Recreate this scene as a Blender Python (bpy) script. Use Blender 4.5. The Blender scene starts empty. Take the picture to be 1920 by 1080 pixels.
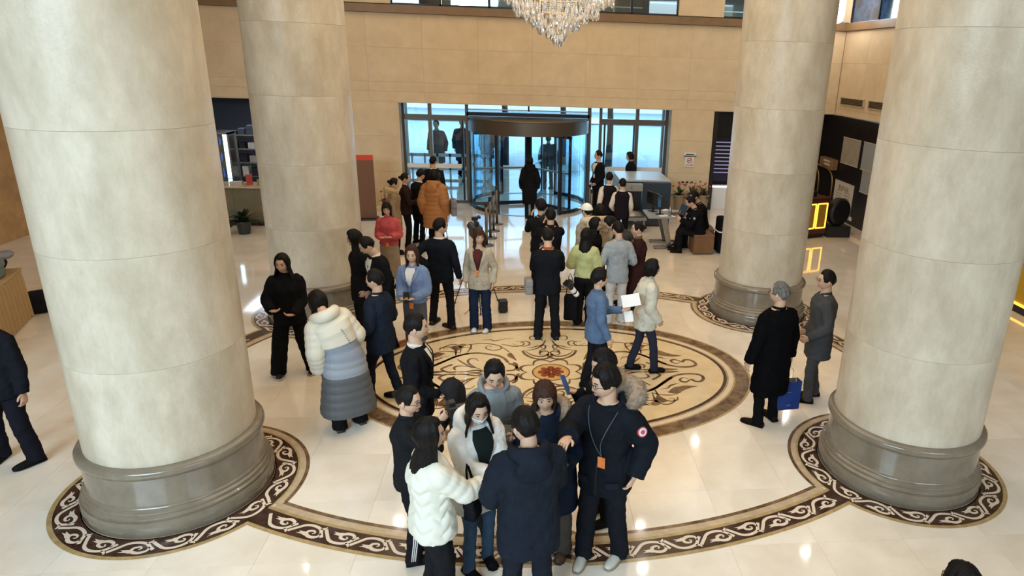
import bpy, bmesh, math, random
import numpy as np
from mathutils import Vector, Matrix, Euler

random.seed(7); rng = np.random.default_rng(7)
SC = bpy.context.scene
COL = SC.collection
# ------------------------------------------------------------------ camera
EYE = Vector((-0.324, -8.212, 4.0))
F_PX, PITCH, ROLL, YAW, CXP, CYP = 1258.07, 0.32227, 0.034702, 0.10702, 1116.2, 533.95
_r = Vector((math.cos(YAW), -math.sin(YAW), 0)); _f = Vector((math.sin(YAW), math.cos(YAW), 0)); _u = Vector((0, 0, 1))
_fw = _f*math.cos(PITCH) - _u*math.sin(PITCH); _dn = -(_f*math.sin(PITCH) + _u*math.cos(PITCH))
_X = _r*math.cos(ROLL) - _dn*math.sin(ROLL); _D = _r*math.sin(ROLL) + _dn*math.cos(ROLL)
cd = bpy.data.cameras.new('camera'); cam = bpy.data.objects.new('camera', cd); COL.objects.link(cam)
cd.sensor_width = 36; cd.lens = F_PX/1920*36
cd.shift_x = (960-CXP)/1920; cd.shift_y = (CYP-540)/1920
cd.clip_start = .05; cd.clip_end = 300
_m = Matrix((_X, -_D, -_fw)).transposed().to_4x4(); _m.translation = EYE
cam.matrix_world = _m
SC.camera = cam
# ------------------------------------------------------------------ light
SC.view_settings.view_transform = 'Standard'; SC.view_settings.look = 'None'
SC.view_settings.gamma = 1; SC.view_settings.use_curve_mapping = False
SC.view_settings.exposure = 0.0
W = bpy.data.worlds.new('world'); SC.world = W; W.use_nodes = True
_bg = W.node_tree.nodes['Background']; _bg.inputs[0].default_value = (.50, .76, 1, 1); _bg.inputs[1].default_value = 5.6
def area(name, loc, aim, sx, sy, power, col, spread=180):
    l = bpy.data.lights.new(name, 'AREA'); l.shape = 'RECTANGLE'; l.size = sx; l.size_y = sy
    l.energy = power; l.color = col
    o = bpy.data.objects.new(name, l); COL.objects.link(o); o.location = loc
    o.rotation_euler = (Vector(aim)-Vector(loc)).to_track_quat('-Z', 'Y').to_euler(); l.spread = math.radians(spread)
    return o
area('ceiling_fill_light', (0, -.5, 7.35), (0, -.5, 0), 9, 8, 400, (1, .76, .49))  # broad warm fill added under the ceiling, no fitting behind it
area('ceiling_fill_light', (0, 4.6, 7.35), (0, 4.6, 0), 9, 3, 90, (1, .74, .44))  # extra warm fill added to warm the back columns
area('ceiling_fill_light', (0, 8.2, 7.35), (0, 8.2, 0), 12, 3, 120, (1, .76, .46))  # warm fill added for the back wall
area('cool_fill_light', (-5.5, -12.5, 6.0), (-2.2, -2.8, .6), 7, 3.5, 400, (.64, .85, 1), 95)  # cool fill added behind the camera, narrowed onto the front left column
area('cool_fill_light', (6, -12.0, 6.0), (2.8, -2.8, .6), 6, 3.0, 90, (.74, .89, 1), 95)  # weaker cool fill added for the right side, no window there
area('entrance_daylight', (0, 12.6, 2.2), (0, 8, .6), 6.5, 2.2, 90, (.55, .78, 1))
# ------------------------------------------------------------------ materials
def mat(name, col, rough=.6, metal=0, noise=0, nscale=6, bump=0, bscale=60, col2=None, spec=.5, emit=None, estr=0,
        coat=0, alpha=1, trans=0, ior=1.45, rnd=0, weave=0, detail=4, sheen=0):
    m = bpy.data.materials.new(name); m.use_nodes = True; nt = m.node_tree; P = nt.nodes['Principled BSDF']
    P.inputs['Base Color'].default_value = (*col, 1); P.inputs['Roughness'].default_value = rough
    P.inputs['Metallic'].default_value = metal; P.inputs['Specular IOR Level'].default_value = spec
    P.inputs['Coat Weight'].default_value = coat; P.inputs['Coat Roughness'].default_value = .05
    P.inputs['Alpha'].default_value = alpha; P.inputs['Transmission Weight'].default_value = trans; P.inputs['IOR'].default_value = ior
    P.inputs['Sheen Weight'].default_value = sheen
    if emit: P.inputs['Emission Color'].default_value = (*emit, 1); P.inputs['Emission Strength'].default_value = estr
    if noise or bump or rnd:
        tc = nt.nodes.new('ShaderNodeTexCoord'); src = tc.outputs['Object']
        if rnd:
            oi = nt.nodes.new('ShaderNodeObjectInfo'); mu = nt.nodes.new('ShaderNodeVectorMath'); mu.operation = 'SCALE'
            cb = nt.nodes.new('ShaderNodeCombineXYZ'); nt.links.new(oi.outputs['Random'], cb.inputs[0]); nt.links.new(oi.outputs['Random'], cb.inputs[2])
            nt.links.new(cb.outputs[0], mu.inputs[0]); mu.inputs['Scale'].default_value = 37
            ad = nt.nodes.new('ShaderNodeVectorMath'); nt.links.new(src, ad.inputs[0]); nt.links.new(mu.outputs[0], ad.inputs[1]); src = ad.outputs[0]
        if noise or rnd:
            n = nt.nodes.new('ShaderNodeTexNoise'); n.inputs['Scale'].default_value = nscale; n.inputs['Detail'].default_value = detail; n.inputs['Roughness'].default_value = .62
            nt.links.new(src, n.inputs['Vector'])
            r = nt.nodes.new('ShaderNodeValToRGB'); r.color_ramp.elements[0].position = .36; r.color_ramp.elements[1].position = .66
            c2 = col2 or tuple(min(1, c*(1+noise)) for c in col); c1 = tuple(c*(1-noise) for c in col) if not col2 else col
            r.color_ramp.elements[0].color = (*c1, 1); r.color_ramp.elements[1].color = (*c2, 1)
            nt.links.new(n.outputs['Fac'], r.inputs[0]); nt.links.new(r.outputs[0], P.inputs['Base Color'])
        if bump:
            b = nt.nodes.new('ShaderNodeTexNoise'); b.inputs['Scale'].default_value = bscale; b.inputs['Detail'].default_value = 5
            nt.links.new(src, b.inputs['Vector']); bp = nt.nodes.new('ShaderNodeBump'); bp.inputs['Strength'].default_value = bump; bp.inputs['Distance'].default_value = .02
            nt.links.new(b.outputs['Fac'], bp.inputs['Height']); nt.links.new(bp.outputs[0], P.inputs['Normal'])
    return m
_mc = {}
def cloth(col, rough=.85, bump=.35):
    k = ('c', col, rough, bump)
    if k not in _mc: _mc[k] = mat('cloth', col, rough, noise=.10, nscale=9, bump=bump, bscale=22, spec=.04 if max(col) < .06 else .2, sheen=0)
    return _mc[k]
M = {}
M['column'] = mat('column_limestone', (.485, .415, .310), .34, col2=(.69, .62, .505), noise=.1, nscale=1.9, detail=12, bump=.10, bscale=40, rnd=1)
_nt = M['column'].node_tree; _n = [x for x in _nt.nodes if x.type == 'TEX_NOISE'][0]; _mp = _nt.nodes.new('ShaderNodeMapping'); _mp.inputs['Scale'].default_value = (1.3, 1.3, .6)
_l = _n.inputs['Vector'].links[0]; _s = _l.from_socket; _nt.links.new(_s, _mp.inputs[0]); _nt.links.new(_mp.outputs[0], _n.inputs['Vector']); _n.inputs['Roughness'].default_value = .72
M['base'] = mat('column_base_marble', (.18, .148, .108), .16, col2=(.24, .20, .15), noise=.1, nscale=4, detail=8, coat=.3)
M['wall'] = mat('wall_stone', (.68, .525, .335), .5, col2=(.77, .605, .40), noise=.1, nscale=2.2, detail=8, rnd=1)
M['tile'] = mat('floor_marble', (.78, .70, .59), .075, col2=(.90, .83, .74), noise=.1, nscale=1.5, detail=8, rnd=1, spec=.6, coat=.6)
M['grout'] = mat('floor_joint', (.60, .51, .40), .6)
M['wallback'] = mat('wall_joint', (.40, .28, .16), .7)
M['brown'] = mat('brown_marble', (.085, .045, .022), .09, col2=(.26, .165, .09), noise=.3, nscale=7, detail=9)
M['dark'] = mat('dark_emperador', (.030, .014, .010), .09, col2=(.075, .038, .026), noise=.3, nscale=9, detail=8)
M['tan'] = mat('tan_marble', (.52, .40, .27), .1, noise=.12, nscale=8)
M['gold'] = mat('honey_marble', (.42, .30, .14), .1, noise=.2, nscale=12)
M['cream'] = mat('cream_marble', (.74, .62, .50), .1, noise=.05, nscale=5)
M['field'] = mat('medallion_cream', (.72, .56, .34), .09, col2=(.80, .65, .43), noise=.1, nscale=5, detail=8)
M['petal'] = mat('red_marble', (.22, .05, .022), .1, col2=(.34, .10, .045), noise=.3, nscale=20)
M['amber'] = mat('amber_marble', (.62, .34, .12), .1, col2=(.72, .48, .22), noise=.1, nscale=9)
M['beam'] = mat('beam_brown', (.24, .145, .07), .4, noise=.08, nscale=4)
M['white'] = mat('white_paint', (.8, .8, .8), .5)
M['trimlight'] = mat('pale_trim', (.62, .52, .40), .4)
M['black'] = mat('black_wood', (.012, .008, .007), .35, noise=.3, nscale=5)
M['steel'] = mat('brushed_steel', (.42, .42, .42), .3, 1, noise=.1, nscale=20)
M['bronze'] = mat('bronze_frame', (.16, .14, .12), .38, .8)
M['dkframe'] = mat('dark_door_frame', (.03, .033, .038), .35, .5)
def glassmat(name, col, a, rough=.02):
    m = bpy.data.materials.new(name); m.use_nodes = True; nt = m.node_tree; nt.nodes.clear()
    o = nt.nodes.new('ShaderNodeOutputMaterial'); g = nt.nodes.new('ShaderNodeBsdfGlossy'); t = nt.nodes.new('ShaderNodeBsdfTransparent'); x = nt.nodes.new('ShaderNodeMixShader')
    g.inputs['Roughness'].default_value = rough; g.inputs[0].default_value = (1, 1, 1, 1); t.inputs[0].default_value = (*col, 1)
    x.inputs[0].default_value = a; nt.links.new(t.outputs[0], x.inputs[1]); nt.links.new(g.outputs[0], x.inputs[2]); nt.links.new(x.outputs[0], o.inputs[0])
    return m
M['glass'] = glassmat('door_glass', (.80, .93, .98), .09)
M['crystal'] = mat('crystal', (1, 1, 1), .02, trans=.85, ior=1.6, spec=1)
M['brass'] = mat('brass', (.70, .45, .16), .22, 1)
M['skin'] = mat('skin', (.62, .39, .27), .5, noise=.06, nscale=14, spec=.35)
M['eyew'] = mat('eye_white', (.7, .68, .65), .3)
M['iris'] = mat('eye_dark', (.01, .007, .005), .2)
M['lip'] = mat('lips', (.46, .235, .175), .5)
def hairmat(name, c1, c2):
    m = mat(name, c1, .42, spec=.16); nt = m.node_tree; P = nt.nodes['Principled BSDF']; tc = nt.nodes.new('ShaderNodeTexCoord'); mp = nt.nodes.new('ShaderNodeMapping'); mp.inputs['Scale'].default_value = (150, 150, 12)
    n = nt.nodes.new('ShaderNodeTexNoise'); n.inputs['Scale'].default_value = 1; n.inputs['Detail'].default_value = 3; nt.links.new(tc.outputs['Object'], mp.inputs[0]); nt.links.new(mp.outputs[0], n.inputs['Vector'])
    r = nt.nodes.new('ShaderNodeValToRGB'); r.color_ramp.elements[0].position = .35; r.color_ramp.elements[1].position = .7; r.color_ramp.elements[0].color = (*c1, 1); r.color_ramp.elements[1].color = (*c2, 1); nt.links.new(n.outputs['Fac'], r.inputs[0]); nt.links.new(r.outputs[0], P.inputs['Base Color'])
    b = nt.nodes.new('ShaderNodeBump'); b.inputs['Strength'].default_value = .8; b.inputs['Distance'].default_value = .006; nt.links.new(n.outputs['Fac'], b.inputs['Height']); nt.links.new(b.outputs[0], P.inputs['Normal']); return m
M['hair'] = hairmat('black_hair', (.0035, .003, .003), (.014, .011, .010))
M['hairbrown'] = hairmat('brown_hair', (.022, .009, .006), (.075, .034, .022))
M['hairgrey'] = hairmat('grey_hair', (.05, .048, .046), (.24, .23, .22))
M['orange'] = mat('orange_badge', (.80, .23, .06), .5, noise=.15, nscale=30)
M['plastic'] = mat('black_plastic', (.012, .012, .013), .4)
M['screen'] = mat('phone_screen', (.01, .01, .012), .08)
M['red'] = mat('red_paint', (.62, .06, .02), .5)
# ------------------------------------------------------------------ helpers
class MB:
    def __init__(s): s.v = []; s.f = []; s.m = []
    def add(s, vs, fs, mi=0):
        n = len(s.v); s.v += [tuple(v) for v in vs]; s.f += [tuple(n+i for i in f) for f in fs]; s.m += [mi]*len(fs); return s
    def box(s, c, d, rz=0, mi=0, taper=1):
        x, y, z = [k/2 for k in d]; vs = []
        for k, (a, b, e) in enumerate([(-x, -y, -z), (x, -y, -z), (x, y, -z), (-x, y, -z), (-x, -y, z), (x, -y, z), (x, y, z), (-x, y, z)]):
            t = taper if k > 3 else 1; a *= t; b *= t
            vs.append((c[0]+a*math.cos(rz)-b*math.sin(rz), c[1]+a*math.sin(rz)+b*math.cos(rz), c[2]+e))
        return s.add(vs, [(0, 3, 2, 1), (4, 5, 6, 7), (0, 1, 5, 4), (1, 2, 6, 5), (2, 3, 7, 6), (3, 0, 4, 7)], mi)
    def lathe(s, prof, n=48, c=(0, 0, 0), mi=0, cap=True):
        vs = [(c[0]+r*math.cos(2*math.pi*k/n), c[1]+r*math.sin(2*math.pi*k/n), c[2]+z) for r, z in prof for k in range(n)]
        fs = [(i*n+k, i*n+(k+1) % n, (i+1)*n+(k+1) % n, (i+1)*n+k) for i in range(len(prof)-1) for k in range(n)]
        if cap: fs += [tuple(range(n))[::-1], tuple(range((len(prof)-1)*n, len(prof)*n))]
        return s.add(vs, fs, mi)
    def tube(s, pts, rad, n=10, side=None, mi=0, caps=True, sm=2, power=1):
        P = [np.array(p, float) for p in pts]; R = [(r, r) if np.isscalar(r) else r for r in rad]
        if sm > 1 and len(P) > 2: P, R = smoothpath(P, R, sm)
        rings = []; N = len(P); prev = None
        for i in range(N):
            t = P[min(i+1, N-1)]-P[max(i-1, 0)]; t = t/(np.linalg.norm(t)+1e-9)
            if prev is None:
                a = np.array(side if side is not None else ((1, 0, 0) if abs(t[0]) < .9 else (0, 1, 0)), float)
            else: a = prev
            a = a-t*(a@t); a = a/(np.linalg.norm(a)+1e-9); b = np.cross(t, a); prev = a
            rings.append([P[i]+a*(R[i][0]*math.cos(q))+b*(R[i][1]*math.sin(q)) for q in [2*math.pi*k/n for k in range(n)]])
        vs = [v for r in rings for v in r]
        fs = [(i*n+k, i*n+(k+1) % n, (i+1)*n+(k+1) % n, (i+1)*n+k) for i in range(N-1) for k in range(n)]
        if caps: fs += [tuple(range(n))[::-1], tuple(range((N-1)*n, N*n))]
        return s.add(vs, fs, mi)
    def ball(s, c, r, n=12, m=8, mi=0, rot=None):
        r = (r, r, r) if np.isscalar(r) else r; vs = []
        for i in range(m+1):
            th = math.pi*i/m
            for k in range(n):
                ph = 2*math.pi*k/n; v = Vector((r[0]*math.sin(th)*math.cos(ph), r[1]*math.sin(th)*math.sin(ph), r[2]*math.cos(th)))
                if rot is not None: v = rot @ v
                vs.append(v+Vector(c))
        return s.add(vs, [(i*n+k, (i+1)*n+k, (i+1)*n+(k+1) % n, i*n+(k+1) % n) for i in range(m) for k in range(n)], mi)
    def obj(s, name, mats, parent=None, smooth=True, loc=None, auto=None):
        me = bpy.data.meshes.new(name); me.from_pydata([tuple(map(float, v)) for v in s.v], [], s.f)
        for m in (mats if isinstance(mats, (list, tuple)) else [mats]): me.materials.append(m)
        if any(s.m): me.polygons.foreach_set('material_index', s.m)
        if smooth: me.polygons.foreach_set('use_smooth', [True]*len(me.polygons))
        me.validate(); me.update()
        if auto is not None:
            bm = bmesh.new(); bm.from_mesh(me); bmesh.ops.remove_doubles(bm, verts=bm.verts, dist=1e-5)
            for e in bm.edges:
                if len(e.link_faces) == 2 and e.calc_face_angle(0) > auto: e.smooth = False
            bm.to_mesh(me); bm.free()
        o = bpy.data.objects.new(name, me); COL.objects.link(o)
        if parent: o.parent = parent
        if loc: o.location = loc
        return o
def smoothpath(P, R, k):
    n = len(P); Q = []; S = []
    for i in range(n-1):
        p0, p1, p2, p3 = P[max(i-1, 0)], P[i], P[i+1], P[min(i+2, n-1)]
        for j in range(k):
            t = j/k; Q.append(.5*((2*p1)+(-p0+p2)*t+(2*p0-5*p1+4*p2-p3)*t*t+(-p0+3*p1-3*p2+p3)*t**3))
            S.append((R[i][0]*(1-t)+R[i+1][0]*t, R[i][1]*(1-t)+R[i+1][1]*t))
    Q.append(P[-1]); S.append(R[-1]); return Q, S
def tag(o, label=None, cat=None, group=None, kind=None):
    if label: o['label'] = label
    if cat: o['category'] = cat
    if group: o['group'] = group
    if kind: o['kind'] = kind
    return o
def empty(name, loc=(0, 0, 0), rz=0, **k):
    o = bpy.data.objects.new(name, None); COL.objects.link(o); o.location = loc; o.rotation_euler = (0, 0, rz); o.empty_display_size = .1
    return tag(o, **k)
def one(name, m, label, cat, mats, loc=(0, 0, 0), rz=0, group=None, smooth=False, rot=None, auto=.6):
    o = m.obj(name, mats, smooth=True, auto=auto); o.location = loc; o.rotation_euler = rot or (0, 0, rz); return tag(o, label, cat, group)
def bevel(o, w=.01, n=2):
    b = o.modifiers.new('bevel', 'BEVEL'); b.width = w; b.segments = n; b.limit_method = 'ANGLE'; return o
def text(name, s, size, m, parent, loc, rot, ext=.002, sx=1):
    c = bpy.data.curves.new(name, 'FONT'); c.body = s; c.size = size; c.extrude = ext; c.align_x = 'CENTER'; c.align_y = 'CENTER'; c.resolution_u = 2
    o = bpy.data.objects.new(name, c); COL.objects.link(o)
    me = bpy.data.meshes.new_from_object(o.evaluated_get(bpy.context.evaluated_depsgraph_get())); bpy.data.objects.remove(o)
    me.materials.clear(); me.materials.append(m); o = bpy.data.objects.new(name, me); COL.objects.link(o)
    o.parent = parent; o.location = loc; o.rotation_euler = rot; o.scale = (sx, 1, 1); return o

# ------------------------------------------------------------------ floor
COLS = {'FL': (-3.612, -2.335), 'FR': (3.612, -2.335), 'BL': (-3.612, 2.335), 'BR': (3.612, 2.335)}
floor = MB().box((0, 1.5, -.06), (26, 34, .08)).obj('floor', M['grout'], smooth=False); tag(floor, kind='structure')
TS = .8; tmesh = None; tiles = []; rest = MB()
for i in range(-16, 17):
    for j in range(-10, 22):
        cx, cy = i*TS+.25, j*TS+.1
        tiles.append(((cx-EYE.x)**2+(cy+6)**2, cx, cy))
        if cy > 18: tiles.pop()
def inview(cx, cy):
    v = Vector((cx, cy, 0))-EYE; d = v.dot(_fw); 
    if d < .5: return False
    u, w = CXP+F_PX*v.dot(_X)/d, CYP+F_PX*v.dot(_D)/d
    return -80 < u < 2000 and -50 < w < 1160
tiles.sort(); nt_ = 0
for d, cx, cy in tiles:
    if inview(cx, cy) and nt_ < 298:
        if tmesh is None:
            t0 = MB().box((0, 0, -.01), (TS-.0016, TS-.0016, .02)).obj('tile', M['tile'], smooth=False); tmesh = t0.data; o = t0
        else:
            o = bpy.data.objects.new('tile', tmesh); COL.objects.link(o)
        o.parent = floor; o.location = (cx, cy, random.uniform(-.0004, .0)); nt_ += 1
    else: rest.box((cx, cy, -.0105), (TS-.003, TS-.003, .02))
r = rest.obj('distant_tiles', M['tile'], floor, smooth=False); tag(r, kind='stuff')

# flat inlay pieces -------------------------------------------------
def strip(mb, A, B, z, keep=None, closed=True):
    n = len(A); k = len(mb.v)
    mb.v += [(a[0], a[1], z) for a in A]+[(b[0], b[1], z) for b in B]
    for i in range(n if closed else n-1):
        j = (i+1) % n
        if keep and not keep(.25*(A[i][0]+A[j][0]+B[i][0]+B[j][0]), .25*(A[i][1]+A[j][1]+B[i][1]+B[j][1])): continue
        mb.f.append((k+i, k+j, k+n+j, k+n+i)); mb.m.append(0)
def cr2(pts, k=5):
    P = [np.array(p, float) for p in pts]
    if len(P) < 3: return P
    return smoothpath(P, [(1, 1)]*len(P), k)[0]
def ribbon(mb, pts, w, z, k=5, taper=True):
    P = cr2(pts, k); n = len(P); A = []; B = []
    for i in range(n):
        t = P[min(i+1, n-1)]-P[max(i-1, 0)]; t = t/(np.linalg.norm(t)+1e-9); nn = np.array((-t[1], t[0]))
        f = i/(n-1); h = w/2*((.35+.65*math.sin(math.pi*min(1, f*1.15)**.8)) if taper else 1)
        A.append(P[i]+nn*h); B.append(P[i]-nn*h)
    strip(mb, B, A, z, closed=False)
def poly(mb, pts, z, k=3):
    P = cr2(list(pts)+[pts[0]], k)[:-1]; n = len(mb.v); c = sum(P)/len(P); mb.v.append((c[0], c[1], z)); mb.v += [(p[0], p[1], z) for p in P]
    ar = sum(P[i][0]*P[(i+1) % len(P)][1]-P[(i+1) % len(P)][0]*P[i][1] for i in range(len(P)))
    for i in range(len(P)):
        a, b = n+1+i, n+1+(i+1) % len(P); mb.f.append((n, a, b) if ar > 0 else (n, b, a)); mb.m.append(0)
def fixup(o):
    bm = bmesh.new(); bm.from_mesh(o.data)
    for f in bm.faces:
        if f.normal.z < 0: f.normal_flip()
    bm.to_mesh(o.data); bm.free(); return o
EA, EB = 4.80, 3.675
def ell(off, n=720, cusp=.11):
    out = []
    for i in range(n):
        t = 2*math.pi*i/n; x, y = EA*math.cos(t), EB*math.sin(t)
        nx, ny = math.cos(t)/EA, math.sin(t)/EB; l = math.hypot(nx, ny); x -= off*nx/l; y -= off*ny/l
        c = cusp*(.5+min(1, off/.2)*.5)*max(0, 1-abs(x)/.17)
        y -= math.copysign(c, y) if abs(y) > 2 else 0
        out.append((x, y))
    return out
def dmin(x, y): return min(math.hypot(x-a, y-b) for a, b in COLS.values())
border = empty('inlay_border', (0, 0, 0)); border.parent = floor
def band(name, o1, o2, m, z, rr):
    b = MB(); strip(b, ell(o2), ell(o1), z, keep=lambda x, y: dmin(x, y) > rr); return fixup(b.obj(name, m, border, smooth=False))
band('outer_strip', 0, .04, M['gold'], .0012, 1.0); band('dark_band', .04, .25, M['dark'], .0012, .95)
band('gold_strip', .25, .285, M['gold'], .0012, 1.0); band('tan_strip', .285, .355, M['tan'], .0012, 1.05); band('dark_strip', .355, .395, M['brown'], .0012, 1.10)
def inel(x, y, off): return (x/(EA-off))**2+(y/(EB-off))**2 < 1
def circ(c, r, n=240): return [(c[0]+r*math.cos(2*math.pi*i/n), c[1]+r*math.sin(2*math.pi*i/n)) for i in range(n)]
for c in COLS.values():
    rg = empty('column_ring', (0, 0, 0)); rg.parent = floor
    for nm, a, b_, m, kp in (('dark_band', .80, 1.01, 'dark', None), ('outer_strip', 1.01, 1.05, 'gold', lambda x, y: not inel(x, y, .02)),
                          ('gold_strip', 1.005, 1.03, 'gold', lambda x, y: inel(x, y, .27)), ('tan_strip', 1.03, 1.085, 'tan', lambda x, y: inel(x, y, .33)), ('dark_strip', 1.085, 1.12, 'brown', lambda x, y: inel(x, y, .385)),
                          ('inner_ring', .775, .81, 'tan', None)):
        b = MB(); strip(b, circ(c, a), circ(c, b_), .0018, keep=kp); fixup(b.obj(nm, M[m], rg, smooth=False))
def unit(P, w):      # one repeat of the running scroll; P maps (s 0..1, t -.5..+.5) to the floor
    mb = MB()
    def R(pts, wd, tp=True): ribbon(mb, [P(s, t) for s, t in pts], wd, .0026, 3, tp)
    for s0, sg in ((0, 1), (.5, -1)):
        R([(s0-.02, -.30*sg), (s0+.06, -.02*sg), (s0+.15, .26*sg), (s0+.27, .34*sg), (s0+.40, .24*sg), (s0+.47, -.02*sg), (s0+.52, -.22*sg)], .030*w/.21, False)
        R([(s0+.46, .0*sg), (s0+.45, -.24*sg), (s0+.36, -.33*sg), (s0+.27, -.22*sg), (s0+.27, -.02*sg), (s0+.34, .05*sg), (s0+.375, -.05*sg), (s0+.345, -.12*sg)], .034*w/.21)
        R([(s0+.40, .24*sg), (s0+.46, .33*sg), (s0+.47, .44*sg)], .024*w/.21)
        poly(mb, [P(s0+.29, -.20*sg), P(s0+.23, -.10*sg), P(s0+.13, -.13*sg), P(s0+.17, -.20*sg), P(s0+.11, -.28*sg), P(s0+.20, -.28*sg), P(s0+.26, -.33*sg)], .0027, 1)
    return mb
nsc = 0
for cname, c in COLS.items():
    rg = [o for o in floor.children if o.name.startswith('column_ring')][list(COLS).index(cname)]
    for k in range(9):
        def P(s, t, c=c, k=k):
            a = 2*math.pi*(k+s)/9; r = .91+t*.20; return (c[0]+r*math.cos(a), c[1]+r*math.sin(a))
        fixup(unit(P, .20).obj('scroll', M['cream'], rg, smooth=False))
EL = ell(.145, 1440); cum = [0]
for i in range(1440): a, b = EL[i], EL[(i+1) % 1440]; cum.append(cum[-1]+math.hypot(a[0]-b[0], a[1]-b[1]))
TOT = cum[-1]; NU = round(TOT/.62)
def onell(s, t):
    s = s % TOT; i = int(np.searchsorted(cum, s))-1; i = max(0, min(1439, i)); a, b = EL[i], EL[(i+1) % 1440]; f = (s-cum[i])/(cum[i+1]-cum[i]+1e-9)
    x, y = a[0]+(b[0]-a[0])*f, a[1]+(b[1]-a[1])*f; tx, ty = b[0]-a[0], b[1]-a[1]; l = math.hypot(tx, ty); return (x-ty/l*-t, y+tx/l*-t)
for k in range(NU):
    x, y = onell((k+.5)*TOT/NU, 0)
    if dmin(x, y) < 1.18: continue
    fixup(unit(lambda s, t: onell((k+s)*TOT/NU, t*.20), .21).obj('scroll', M['cream'], border, smooth=False))
# medallion ---------------------------------------------------------
MA, MBb = 2.715, 1.875
def mel(off, n=300):
    out = []
    for i in range(n):
        t = 2*math.pi*i/n; x, y = MA*math.cos(t), MBb*math.sin(t); nx, ny = math.cos(t)/MA, math.sin(t)/MBb; l = math.hypot(nx, ny); out.append((x-off*nx/l, y-off*ny/l))
    return out
med = empty('medallion', (0, 0, 0)); med.parent = floor
for nm, a, b_, m in (('gold_edge', 0, .03, 'gold'), ('brown_ring', .03, .21, 'brown'), ('gold_ring', .21, .235, 'gold'), ('tan_ring', .235, .30, 'cream'), ('gold_ring', .30, .325, 'gold'), ('dark_ring', .325, .37, 'dark')):
    b = MB(); strip(b, mel(b_), mel(a), .0014); fixup(b.obj(nm, M[m], med, smooth=False))
b = MB(); b.add([(x, y, .0010) for x, y in mel(.365)], [tuple(range(300))]); fixup(b.obj('cream_field', M['field'], med, smooth=False))
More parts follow.
